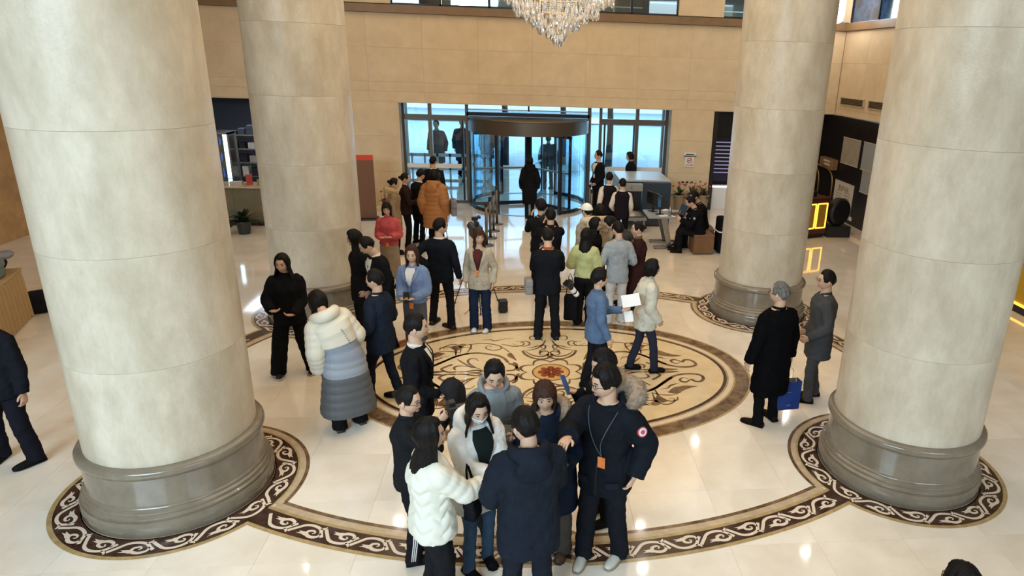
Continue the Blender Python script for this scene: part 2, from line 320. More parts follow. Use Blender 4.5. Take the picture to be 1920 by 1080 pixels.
CUR = [
 (0.035,0,[(0.046,1.086),(0.09,0.929),(0.159,0.805),(0.253,0.737),(0.386,0.704)]),
 (0.04,0,[(0.388,0.704),(0.34,0.565),(0.238,0.453),(0.117,0.411),(0.024,0.452),(0.021,0.516),(0.037,0.588)]),
 (0.022,0,[(0.035,0.545),(0.013,0.645),(0.08,0.681),(0.139,0.642),(0.134,0.575),(0.075,0.548),(0.028,0.578)]),
 (0.02,0,[(0.095,1.053),(0.125,1.165),(0.192,1.238),(0.268,1.227),(0.282,1.139),(0.229,1.083),(0.181,1.141)]),
 (0.018,0,[(0.424,0.984),(0.359,1.048),(0.294,1.012),(0.289,0.924),(0.347,0.868),(0.448,0.884),(0.542,0.966)]),
 (0.018,0,[(0.109,0.871),(0.059,0.901),(0.062,0.78),(0.111,0.796),(0.109,0.865)]),
 (0.045,0,[(1.621,0.202),(1.502,0.331),(1.317,0.519),(1.151,0.623),(0.999,0.639),(0.855,0.593),(0.735,0.547),(0.638,0.446),(0.582,0.308)]),
 (0.04,0,[(0.581,0.281),(0.506,0.238),(0.453,0.131),(0.44,0.027)]),
 (0.04,0,[(0.6,0.057),(0.5,0.073),(0.46,0.173),(0.474,0.27),(0.517,0.305)]),
 (0.04,0,[(1.337,0.268),(1.419,0.197),(1.466,0.12),(1.379,0.036),(1.262,0.038)]),
 (0.03,0,[(1.262,0.038),(1.152,0.036),(1.006,0.08),(0.926,0.048),(0.958,0.016),(1.066,0.014),(1.151,0.046)]),
 (0.025,0,[(1.285,0.435),(1.181,0.296),(1.082,0.187),(1.006,0.154),(0.912,0.079)]),
 (0.025,0,[(1.012,0.159),(1.1,0.267),(1.137,0.376),(1.102,0.45),(1.039,0.448),(0.991,0.373)]),
 (0.025,0,[(1.274,0.089),(1.304,0.162),(1.264,0.213),(1.174,0.216),(1.07,0.174)]),
 (0.02,0,[(1.222,0.895),(1.118,0.953),(0.998,0.982),(0.875,0.964),(0.75,0.906),(0.686,0.823),(0.732,0.75),(0.815,0.731),(0.901,0.783),(0.917,0.852),(0.871,0.887),(0.832,0.841)]),
 (0.02,0,[(0.703,0.945),(0.628,0.913),(0.505,0.865),(0.396,0.893),(0.369,0.975),(0.422,1.042),(0.496,1.027)]),
 (0.014,0,[(0.674,0.823),(0.598,0.703),(0.56,0.615)]),
 (0,1,[(0.607,0.587),(0.549,0.629),(0.499,0.499),(0.468,0.373),(0.539,0.458),(0.587,0.501)]),
 (0.022,0,[(1.57,0.754),(1.55,0.833),(1.446,0.864),(1.35,0.734),(1.319,0.561)]),
 (0.022,0,[(1.319,0.561),(1.325,0.719),(1.263,0.821),(1.181,0.84),(1.103,0.767)]),
 (0,1,[(1.422,0.863),(1.355,0.904),(1.256,0.872),(1.296,0.792),(1.33,0.705),(1.38,0.794)]),
 (0.016,0,[(0.98,1.09),(0.883,1.12),(0.806,1.071),(0.745,1.092),(0.635,1.15),(0.523,1.161)]),
 (0.016,0,[(1.663,0.606),(1.608,0.633),(1.537,0.626),(1.452,0.593)]),
 (0.016,0,[(1.634,0.389),(1.561,0.442),(1.485,0.476)]),
 (0.045,0,[(1.136,0.628),(1.315,0.534),(1.469,0.352),(1.625,0.189),(1.766,0.117),(1.924,0.111),(2.023,0.159),(2.034,0.252),(1.979,0.334),(1.903,0.332),(1.865,0.264)]),
 (0.03,0,[(1.865,0.264),(1.776,0.348),(1.712,0.326),(1.716,0.259),(1.774,0.221),(1.826,0.263)]),
 (0,1,[(1.371,0.05),(1.57,0.004),(1.76,0.037),(1.554,0.076)]),
 (0.018,0,[(1.253,0.632),(1.347,0.681),(1.444,0.706),(1.549,0.697),(1.62,0.644)]),
 (0,1,[(1.473,0.639),(1.557,0.516),(1.657,0.472),(1.752,0.452),(1.898,0.479),(1.798,0.518),(1.692,0.584),(1.598,0.674)]),
 (0.014,0,[(1.395,0.543),(1.498,0.514),(1.562,0.42),(1.675,0.391)]),
 (0.02,0,[(1.267,0.632),(1.278,0.814),(1.329,0.927),(1.426,0.942),(1.513,0.867),(1.507,0.792),(1.452,0.814)]),
 (0,1,[(1.198,0.943),(1.25,0.828),(1.261,0.709),(1.285,0.814),(1.322,0.927),(1.249,0.973)]),
 (0.02,0,[(1.174,0.66),(1.135,0.809),(1.141,0.941),(1.209,0.958)]),
 (0.03,0,[(0.01,0.57),(0.098,0.504),(0.205,0.519),(0.286,0.59),(0.338,0.682)]),
 (0.018,0,[(0.047,0.705),(0.087,0.74),(0.137,0.697),(0.124,0.641),(0.071,0.628)]),
 (0.02,0,[(0.069,0.911),(0.164,0.872),(0.25,0.821),(0.324,0.802)]),
 
]
for w_, fl, pts in CUR:
    top = max(p[1] for p in pts) > 1.9
    for sx in (1, -1):
        for sy in (1, -1):
            q = [(x*sx, y*sy) for x, y in pts]; b = MB()
            if fl: poly(b, q, .0024)
            else: ribbon(b, q, (w_*1.0 if w_ > .034 else w_*1.25+.003), .0022, taper=w_ < .04)
            fixup(b.obj('vine' if not fl else 'leaf', M['brown'], med, smooth=False))
# centre rosette: lobed ring, amber disc, eight petals, four diamonds
def lobed(r, d, k=8): return [((r+d*abs(math.sin(k/2*a)))*math.cos(a), (r+d*abs(math.sin(k/2*a)))*math.sin(a)*.95) for a in [2*math.pi*i/240 for i in range(240)]]
for nm, A, B, m in (('lobed_ring', lobed(.315, .10), lobed(.345, .115), 'brown'), ('inner_ring', circ((0, 0), .238), circ((0, 0), .258), 'brown')):
    b = MB(); strip(b, A, B, .0026); fixup(b.obj(nm, M[m], med, smooth=False))
b = MB(); b.add([(x, y, .0018) for x, y in circ((0, 0), .24, 60)], [tuple(range(60))]); fixup(b.obj('amber_disc', M['amber'], med, smooth=False))
for k in range(8):
    a = math.pi/8*2*k+.0; b = MB(); ca, sa = math.cos(a), math.sin(a)
    poly(b, [(ca*x-sa*y, sa*x+ca*y) for x, y in ((.02, -.012), (.10, -.045), (.16, -.038), (.178, 0), (.16, .038), (.10, .045), (.02, .012))], .0028); fixup(b.obj('petal', M['petal'], med, smooth=False))
for x, y in ((.45, 0), (-.45, 0), (0, .50), (0, -.50)):
    b = MB(); r_ = .05 if x else .018; b.add([(x+r_, y, .003), (x, y+r_, .003), (x-r_, y, .003), (x, y-r_, .003)], [(0, 1, 2, 3)]); fixup(b.obj('diamond', M['cream' if x else 'dark'], med, smooth=False))

# ------------------------------------------------------------------ columns
CL = {'FL': 'large round limestone column nearest the camera on the left', 'FR': 'large round limestone column nearest the camera on the right',
      'BL': 'round limestone column farther back on the left, before the counter', 'BR': 'round limestone column farther back on the right, before the desk'}
drum_h = .95; SR = {'FL': .695, 'FR': .705, 'BL': .69, 'BR': .69}
for k, (x, y) in COLS.items():
    c = empty('stone_column', (x, y, 0), random.uniform(0, 3), label=CL[k], cat='column', group='lobby columns')
    R_ = SR[k]
    b = MB().lathe([(.775, .0), (.795, .004), (.80, .012), (.80, .13), (.792, .148), (.775, .152), (.775, .158), (.782, .166), (.782, .180), (.765, .196), (.765, .203), (.768, .212), (.765, .226), (.748, .240), (.748, .247), (.750, .256), (.745, .266), (.735, .274), (.733, .30), (.730, .50), (.730, .535)], 96)
    b.obj('plinth', M['base'], c, auto=.6)
    MB().lathe([(.72, .53), (.742, .535), (.757, .55), (.765, .575), (.762, .60), (.748, .618), (.725, .628), (.69, .63)], 96).obj('torus_moulding', M['base'], c, auto=.8)
    z = .63; zs = [.63, 1.50, 2.45, 3.40, 4.35, 5.30, 6.25, 7.5]
    for i in range(len(zs)-1):
        a, e = zs[i], zs[i+1]
        o = MB().lathe([(R_-.008, a), (R_-.0015, a+.0008), (R_, a+.0025), (R_, e-.0025), (R_-.0015, e-.0008), (R_-.008, e)], 96).obj('drum', M['column'], c, auto=.7)
# ------------------------------------------------------------------ walls
YW = 10.6
def panels(parent, x0, x1, z0, z1, zj, pw, y=YW, axis='x', depth=.05, m='wall', jx=None):
    """stone slabs with open joints on the plane y (or x) = const, each a part"""
    zz = [z0]+[z for z in zj if z0 < z < z1]+[z1]
    for i in range(len(zz)-1):
        n = max(1, round((x1-x0)/pw)); w = (x1-x0)/n
        for k in range(n):
            cx = x0+(k+.5)*w; cz = (zz[i]+zz[i+1])/2; dz = zz[i+1]-zz[i]-.006
            d = (w-.0025, depth, dz+.003) if axis == 'x' else (depth, w-.0025, dz+.003)
            c = (cx, y, cz) if axis == 'x' else (y, cx, cz)
            MB().box((0, 0, 0), d).obj('stone_panel', M[m], parent, smooth=False, loc=c)
ZJ = [1.95, 2.76, 3.06, 3.30, 4.15]
wb = MB().box((-1.8, YW+.13, 3.9), (20.3, .16, 2.2)).box((-4.32, YW+.13, 1.4), (1.22, .16, 2.8)).box((4.25, YW+.13, 1.4), (1.2, .16, 2.8)).box((-11, YW+.13, 1.4), (2.6, .16, 2.8)).obj('wall_back', M['wallback'], smooth=False); tag(wb, kind='structure')
# above the openings
panels(wb, -8.7, 8.33, 2.80, 4.98, ZJ, 1.42)
panels(wb, -4.93, -3.72, 0, 2.80, [.95, 1.9], 1.3); panels(wb, 3.66, 4.86, 0, 2.80, [1.05, 1.95], 1.3)
tag(MB().box((-1.8, YW-.02, 5.08), (20.3, .22, .19)).obj('trim_1', M['beam'], smooth=False), kind='structure')
tag(MB().box((-.03, YW+.0, 2.79), (7.38, .12, .03)).obj('trim_2', M['trimlight'], smooth=False), kind='structure')
tag(MB().box((-6.85, YW-.0, 2.79), (3.84, .12, .03)).box((6.6, YW, 2.79), (3.5, .12, .03)).obj('trim_3', M['trimlight'], smooth=False), kind='structure')
# door jamb returns
tag(MB().box((-3.76, YW+.25, 1.4), (.06, .5, 2.8)).box((3.70, YW+.25, 1.4), (.06, .5, 2.8)).box((-.03, YW+.3, 2.83), (7.4, .5, .05)).obj('trim_4', M['trimlight'], smooth=False), kind='structure')
tag(MB().box((8.42, YW+.05, 5.0), (.14, .3, 5.0)).obj('trim_10', M['wall'], smooth=False), kind='structure')
# right wall, above its opening
XR = 8.36
wr = MB().box((XR+.13, 3.0, 3.95), (.16, 15.4, 2.3)).obj('wall_right', M['wallback'], smooth=False); tag(wr, kind='structure')
panels(wr, 2.0, 10.55, 2.80, 4.98, [2.95, 4.15], 1.42, y=XR, axis='y')
tag(MB().box((XR, 3.0, 5.08), (.22, 15.4, .19)).obj('trim_5', M['beam'], smooth=False), kind='structure')
tag(MB().box((XR, 5, 2.79), (.12, 11, .03)).obj('trim_6', M['trimlight'], smooth=False), kind='structure')
for k, (a, b_) in enumerate(((8.95, 10.25), (7.2, 8.65))):
    v = empty('air_vent', (XR-.03, (a+b_)/2, 3.17), label='slatted air grille on the right wall, the one nearer the %s' % ('back corner' if k == 0 else 'front right column'), cat='vent', group='air grilles on the right wall')
    w = b_-a
    MB().box((0, 0, 0), (.02, w, .17)).obj('backing', M['black'], v, smooth=False)
    f = MB().box((-.02, 0, .095), (.04, w+.04, .02)).box((-.02, 0, -.095), (.04, w+.04, .02)).box((-.02, w/2+.01, 0), (.04, .02, .19)).box((-.02, -w/2-.01, 0), (.04, .02, .19)).obj('frame', M['trimlight'], v, smooth=False)
    for q in range(5): MB().box((-.02, 0, -.07+q*.035), (.03, w, .008)).obj('slat', M['beam'], v, smooth=False)
# gallery above (second storey) ------------------------------------
gal = MB().box((-1.8, 16.5, 5.05), (20.3, 11.5, .2)).obj('trim_7', M['beam'], smooth=False); tag(gal, kind='structure')
wu = empty('wall_gallery'); tag(wu, kind='structure')
for a, b_ in ((-9, -8.2), (-4.98, -3.78), (3.66, 4.88), (7.6, 8.4)):
    MB().box(((a+b_)/2, YW+.1, 6.35), (b_-a, .3, 2.3)).obj('stone_pier', M['wall'], wu, smooth=False)
for k, (a, b_) in enumerate(((-8.2, -4.98), (-3.78, 3.66), (4.88, 7.6))):
    w = empty('window_%d' % (k+1)); tag(w, kind='structure'); n = max(2, round((b_-a)/1.25)); s = (b_-a)/n
    for i in range(n+1): MB().box((a+s*i, YW+.12, 6.3), (.06, .08, 2.2)).obj('mullion', M['dkframe'], w, smooth=False)
    for i in range(n): MB().box((a+s*(i+.5), YW+.12, 6.3), (s-.06, .012, 2.2)).obj('pane', M['glass'], w, smooth=False)
    MB().box(((a+b_)/2, YW+.12, 5.21), (b_-a, .08, .05)).obj('rail', M['dkframe'], w, smooth=False)
tag(MB().box((-1.8, 19, 6.4), (21, .2, 2.6)).obj('wall_gallery_back', mat('gallery_dark', (.05, .055, .06), .7), smooth=False), kind='structure')
for k, x in enumerate((-6.4, -2.3, -.1, 2.6, 5.9)):
    s = empty('shelf_cabinet', (x, 13.6, 5.15), label='dark upstairs cabinet seen through the gallery glass, %s from the left' % ('first', 'second', 'third', 'fourth', 'last')[k], cat='cabinet', group='cabinets upstairs')
    MB().box((0, 0, .55), (1.2, .4, 1.1)).obj('body', M['black'], s, smooth=False)
    MB().box((0, -.21, .8), (1.1, .02, .03)).box((0, -.21, .4), (1.1, .02, .03)).obj('shelf_edge', M['steel'], s, smooth=False)
lampm = mat('lamp_glow', (1, 1, 1), .5, emit=(1, .97, .92), estr=14)
g = empty('gallery_lamp', (-2.15, 11.8, 5.15), label='bright white lamp behind the gallery glass above the entrance', cat='lamp')
MB().box((0, 0, .5), (.45, .1, .9)).obj('diffuser', lampm, g, smooth=False); MB().box((0, .06, .5), (.5, .04, 1.0)).obj('frame', M['steel'], g, smooth=False)
# right gallery opening with big lamp and blue panes
w = empty('window_4'); tag(w, kind='structure')
for i in range(7): MB().box((XR+.05, 1.5+i*1.5, 6.3), (.08, .06, 2.2)).obj('mullion', M['dkframe'], w, smooth=False)
bluep = mat('evening_blue_pane', (.015, .05, .12), .08, spec=1, noise=.6, nscale=3)
for i in range(6): MB().box((XR+.05, 2.25+i*1.5, 6.3), (.02, 1.44, 2.2)).obj('pane', bluep, w, smooth=False)
lo = empty('hanging_crystal_lamp', (7.55, 9.6, 5.1), label='bright white hanging lamp in the upper right corner by the column', cat='lamp')
MB().lathe([(.05, .0), (.16, .05), (.20, .2), (.19, 1.2), (.1, 1.35)], 20).obj('shade', lampm, lo); MB().lathe([(.012, 1.3), (.012, 2.4)], 8).obj('cord', M['brass'], lo)
MB().lathe([(.07, 1.33), (.07, 1.40), (.02, 1.42)], 16).obj('cap', M['brass'], lo)
# ceiling, other walls
cm = mat('ceiling_paint', (.80, .74, .64), .8)
tag(MB().box((0, 3, 7.56), (26, 34, .1)).obj('ceiling', cm, smooth=False), kind='structure')
wl = MB().box((-11.2, 2.0, 3.75), (.2, 30, 7.5)).obj('wall_left', mat('left_wall_timber', (.48, .29, .13), .5, noise=.15, nscale=3), smooth=False); tag(wl, kind='structure')
tag(MB().box((12.4, -2, 3.75), (.2, 24, 7.5)).obj('wall_right_far', M['wall'], smooth=False), kind='structure')
tag(MB().box((0, -15, 3.75), (26, .2, 7.5)).obj('wall_front', M['wall'], smooth=False), kind='structure')
# downlights in the ceiling, whose mirror images show as bright spots on the polished floor
spots = [(2.62, 6.18), (2.44, 4.69), (5.06, 10.2), (6.63, 4.97), (-3.6, 6.69), (-.4, 5.6), (-2.9, 3.2), (-.6, 2.2), (2.2, 2.1), (5.0, 6.9), (5.2, 2.6), (-5.4, 5.2), (-5.6, 1.9), (0, -1.5), (3.6, -1.0), (-3.6, -1.0)]
DLW = ['right of centre towards the back wall', 'right of centre in the middle of the ceiling', 'far right near the back wall', 'far right above the right columns', 'left of centre towards the back wall', 'centre, in front of the back wall', 'left, between the left columns and the centre', 'directly over the medallion', 'right of the medallion', 'near the upper right corner', 'above the back right column', 'above the back left column', 'outside the left columns', 'over the front edge of the medallion', 'over the front right column', 'over the front left column']
dl = None; words = ['nearest the back wall', 'second from the back wall', 'in the middle row', 'near the camera side']
for k, (x, y) in enumerate(spots):
    o = empty('ceiling_downlight', (x, y, 7.5), label='small round recessed ceiling downlight, %s' % DLW[k], cat='light', group='recessed ceiling downlights')
    if dl is None: dl = (MB().lathe([(.11, 0), (.11, -.02), (.085, -.02), (.08, 0)], 24).obj('trim_ring', M['white'], o).data, MB().lathe([(.078, -.003), (.078, -.008), (.001, -.008)], 24).obj('lens', mat('downlight_glow', (1, 1, 1), .5, emit=(1, .93, .82), estr=120), o).data)
    else:
        for nm, me in zip(('trim_ring', 'lens'), dl): p = bpy.data.objects.new(nm, me); COL.objects.link(p); p.parent = o
# ------------------------------------------------------------------ entrance glazing
YG = 11.1
ent = empty('entrance_glazing', (0, 0, 0), label='full width glazed entrance screen with bronze frames around the revolving door', cat='entrance')
def fbox(nm, c, d, m='bronze', p=None): return MB().box(c, d).obj(nm, M[m], p or ent, smooth=False)
for x, w_ in ((-3.70, .08), (-2.98, .10), (-1.98, .09), (1.42, .10), (1.74, .08), (2.78, .10), (3.62, .08)):
    fbox('post', (x, YG, 1.4), (w_, .12, 2.8))
for a, b_ in ((-3.7, -1.98), (1.74, 3.62)):
    fbox('transom', ((a+b_)/2, YG, 2.38), (b_-a, .11, .14)); fbox('sill', ((a+b_)/2, YG, .04), (b_-a, .1, .08))
fbox('header', (-.28, YG, 2.50), (3.4, .12, .10), 'dkframe'); fbox('header_rail', (-.28, YG, 2.62), (3.4, .05, .03), 'steel')
fbox('mullion', (-.28, YG, 2.72), (.05, .1, .25), 'dkframe')
for a, b_ in ((-3.66, -3.03), (-2.93, -2.03), (-1.93, -.31), (-.25, 1.37), (1.47, 1.70), (1.78, 2.73), (2.83, 3.58)):
    fbox('transom_pane', ((a+b_)/2, YG, 2.63), (b_-a, .012, .34), 'glass')
for a, b_ in ((-3.66, -3.03), (-2.93, -2.03), (-1.93, -1.62), (1.47, 1.70), (1.78, 2.73), (2.83, 3.58)):
    fbox('pane', ((a+b_)/2, YG, 1.2), (b_-a, .012, 2.22), 'glass')
fbox('door_stile', (-2.10, YG, 1.2), (.05, .07, 2.22), 'dkframe'); fbox('door_stile', (1.86, YG, 1.2), (.05, .07, 2.22), 'dkframe'); fbox('door_stile', (2.70, YG, 1.2), (.04, .07, 2.22), 'dkframe')
for a, b_ in ((-3.66, -3.03), (-2.93, -2.15), (1.95, 2.66), (2.83, 3.58)):
    fbox('frosted_stripe', ((a+b_)/2, YG-.012, 1.05), (b_-a, .006, .12), 'white')
# revolving door
RD = (-.28, 11.1, 0); RR = 1.68
rd = empty('revolving_door', RD, label='large curved revolving door with bronze canopy band at the entrance', cat='door')
n = 48
def arcband(nm, r, z0, z1, a0, a1, m, th=.05, nn=24):
    b = MB(); A = [a0+(a1-a0)*i/nn for i in range(nn+1)]
    vs = []; 
    for a in A:
        for rr, z in ((r, z0), (r, z1), (r-th, z1), (r-th, z0)): vs.append((rr*math.cos(a), rr*math.sin(a), z))
    fs = [(i*4+k, (i+1)*4+k, (i+1)*4+(k+1) % 4, i*4+(k+1) % 4) for i in range(nn) for k in range(4)]+[(0, 1, 2, 3), tuple(nn*4+k for k in (3, 2, 1, 0))]
    return b.add(vs, fs).obj(nm, M[m], rd, auto=.6)
arcband('canopy_band', RR, 2.08, 2.42, 0, 2*math.pi-.001, 'bronze', .08, 64)
MB().lathe([(RR-.04, 2.42), (RR-.04, 2.44)], 48).obj('canopy_roof', M['bronze'], rd)
MB().lathe([(RR-.06, 2.10), (RR-.06, 2.12)], 48).obj('soffit', M['steel'], rd)
arcband('floor_ring', RR, 0, .012, 0, 2*math.pi-.001, 'steel', .10, 64)
for s in (-1, 1):
    a0 = math.radians(180-60) if s < 0 else math.radians(-60); a1 = a0+math.radians(120)
    arcband('curved_pane', RR-.02, .05, 2.08, a0, a1, 'glass', .012, 20)
    arcband('bottom_rail', RR, 0, .10, a0, a1, 'dkframe', .05, 20)
    for a in (a0, a1, (a0+a1)/2): MB().box((0, 0, 0), (.10, .07, 2.08)).obj('post', M['dkframe'], rd, smooth=False, loc=((RR-.03)*math.cos(a), (RR-.03)*math.sin(a), 1.04)).rotation_euler = (0, 0, a)
MB().lathe([(.05, 0), (.05, 2.1)], 16).obj('centre_shaft', M['dkframe'], rd)
for k in range(3):
    a = math.radians(75+120*k); wg = empty('door_wing', (0, 0, 0)); wg.parent = rd; wg.rotation_euler = (0, 0, a)
    MB().box((.83, 0, 1.05), (1.48, .012, 1.9)).obj('pane', M['glass'], wg, smooth=False)
    MB().box((.83, 0, .06), (1.56, .05, .10)).box((.83, 0, 2.02), (1.56, .05, .08)).box((1.57, 0, 1.04), (.06, .05, 2.0)).box((.08, 0, 1.04), (.05, .05, 2.0)).obj('frame', M['dkframe'], wg, smooth=False)
    MB().box((.83, 0, 1.05), (1.45, .02, .05)).obj('push_bar', M['steel'], wg, smooth=False)
# ------------------------------------------------------------------ outside
og = MB().box((0, 40, -.12), (120, 56, .1)).obj('ground_outside', mat('pale_paving', (.42, .45, .48), .5, noise=.1, nscale=1.2), smooth=False); tag(og, kind='structure')
apt = empty('white_building', (0, 38, 0), label='pale building facade across the street beyond the glass doors', cat='building')
MB().box((0, 0, 5), (60, 1, 10)).obj('wall', mat('pale_facade', (.62, .66, .70), .7), apt, smooth=False)
for i in range(-8, 9):
    MB().box((i*2.6, -.55, 2.4), (1.5, .1, 2.2)).obj('window', mat('facade_glass', (.08, .12, .18), .2) if i == -8 else bpy.data.materials['facade_glass'], apt, smooth=False)
MB().box((0, -.7, .9), (60, .3, .25)).obj('ledge', M['white'], apt, smooth=False)
rl = empty('white_railing', (-3.2, 14.0, 0), label='white street railing with square openings outside the left panes', cat='railing')
for k in range(9): MB().box((-1.6+.4*k, 0, .5), (.06, .05, 1.0)).obj('upright', M['white'], rl, smooth=False)
for z in (.12, .52, .95): MB().box((0, 0, z), (3.3, .05, .10)).obj('rail', M['white'], rl, smooth=False)
for k, (px_, py_) in enumerate(((-1.2, 18.8), (1.1, 19.5), (2.9, 18.6), (-5.2, 19.0))):
    tk = empty('street_tree', (px_, py_, -.07), label='dark bare tree trunk outside the glass, %s' % ('left of the revolving door', 'seen through the revolving door', 'behind the right door pane', 'far left')[k], cat='tree', group='street trees')
    MB().tube([(0, 0, 0), (.04, 0, 1.5), (-.03, .05, 3.2)], [.16, .12, .10], 10, sm=3).obj('trunk', mat('bark', (.02, .022, .025), .9) if k == 0 else bpy.data.materials['bark'], tk)
    for j in range(4): q = j*1.6; MB().tube([(0, 0, 2.2+.25*j), (.7*math.cos(q), .7*math.sin(q), 3.2+.3*j)], [.05, .02], 6).obj('branch', bpy.data.materials['bark'], tk)
cano = MB().box((0, 14.5, 3.25), (16, 6, .2)); 
one('entrance_canopy', cano, 'flat pale canopy over the pavement outside the doors', 'canopy', M['white'])
for i, (x, y) in enumerate(((-4.3, 14.5), (4.3, 14.5))):
    one('canopy_post', MB().lathe([(.18, -.07), (.18, .0), (.14, .05), (.14, 3.15)], 24), 'square-shouldered grey post outside the %s side of the glass entrance' % ('left', 'right')[i], 'post', M['bronze'], (x, y, 0), group='canopy posts')
# ------------------------------------------------------------------ people
def V(*a): return np.array(a, float)
def nrm(v): v = np.asarray(v, float); return v/(np.linalg.norm(v)+1e-9)
def ik(A, T, l1, l2, pole):
    A, T = V(*A), V(*T); d = T-A; L = np.linalg.norm(d); mx = (l1+l2)*.995
    if L > mx: T = A+d/L*mx; d = T-A; L = mx
    u = d/L; a = (l1*l1-l2*l2+L*L)/(2*L); h = math.sqrt(max(l1*l1-a*a, 0)); p = np.array(pole, float); p = nrm(p-u*(p@u))
    return A+u*a+p*h, T
HS = 1.07
def head_pt(th, ph, fem): return head_pt0(th, ph, fem)*HS
def head_pt0(th, ph, fem):
    s, c = math.sin(th), math.cos(th); x = s*math.sin(ph); y = s*math.cos(ph); z = c
    rx = .076 if not fem else .072; X = rx*x; Z = .118*z if z > 0 else .112*z
    Y = (.092 if y > 0 else .102)*y
    t = max(0, -z)
    X *= 1-(.42 if fem else .34)*t**2.0*(1 if y > -.3 else .6)
    if y < 0: Y *= 1-.40*min(1, t*1.3)
    else: Y *= 1-.12*t*t; Y += .006*max(0, z)*y
    if y > 0:
        g = lambda a, b, c_, d: math.exp(-((X-a)/c_)**2-((Z-b)/d)**2)
        nz = math.exp(-(X/(.010+.05*max(0, -(Z+.0))))**2)
        prof = 0
        if -.042 < Z < .03: prof = .021*max(0, min(1, (.026-Z)/.058))*(1 if Z > -.032 else max(0, (Z+.042)/.010))
        Y += prof*nz
        Y += .004*g(0, .034, .05, .014)-.007*(g(.031, .012, .016, .012)+g(-.031, .012, .016, .012))+.007*g(0, -.064, .024, .011)+.005*g(0, -.098, .02, .014)+.003*(g(.045, -.02, .02, .02)+g(-.045, -.02, .02, .02))
    return V(X, Y, Z)
HN, HM = 40, 30
HEAD = {}
def head_grid(fem):
    if fem not in HEAD: HEAD[fem] = [[head_pt(math.pi*i/HM, 2*math.pi*k/HN, fem) for k in range(HN)] for i in range(HM+1)]
    return HEAD[fem]
def rotm(yaw, pitch, roll=0): return np.array(Matrix.Rotation(yaw, 3, 'Z') @ Matrix.Rotation(-pitch, 3, 'X') @ Matrix.Rotation(roll, 3, 'Y'))
TM = [(-.10, .165, .120), (0, .162, .118), (.12, .142, .104), (.25, .152, .112), (.36, .168, .122), (.43, .172, .112), (.475, .148, .092), (.51, .108, .074), (.545, .066, .062)]
TF = [(-.10, .168, .122), (0, .160, .116), (.12, .124, .096), (.25, .134, .106), (.34, .140, .126), (.42, .146, .102), (.465, .126, .082), (.50, .088, .066), (.535, .056, .054)]
def interp(tab, d):
    if d <= tab[0][0]: return tab[0][1:]
    for a, b in zip(tab, tab[1:]):
        if d <= b[0]: f = (d-a[0])/(b[0]-a[0]); return [a[i]*(1-f)+b[i]*f for i in range(1, len(a))]
    return tab[-1][1:]
def live(o, vox=.012, sm=3, disp=.010, ds=.10):
    r = o.modifiers.new('remesh', 'REMESH'); r.mode = 'VOXEL'; r.voxel_size = vox; r.use_smooth_shade = True
    s = o.modifiers.new('smooth', 'SMOOTH'); s.iterations = sm; s.factor = .5
    if disp:
        k = 'folds%d' % int(ds*1000); tx = bpy.data.textures.get(k)
        if tx is None: tx = bpy.data.textures.new(k, 'CLOUDS'); tx.noise_scale = ds; tx.noise_depth = 2
        d = o.modifiers.new('folds', 'DISPLACE'); d.texture = tx; d.strength = disp; d.mid_level = .5; d.texture_coords = 'GLOBAL'
    return o
FACE_TO = lambda deg: math.radians(deg)
PEOPLE = {}
HAIRN = [[.30*math.sin(k*(2.1+j*.37))*math.sin(k*.9+j)+.16*math.sin(k*5.3+j) for k in range(64)] for j in range(5)]
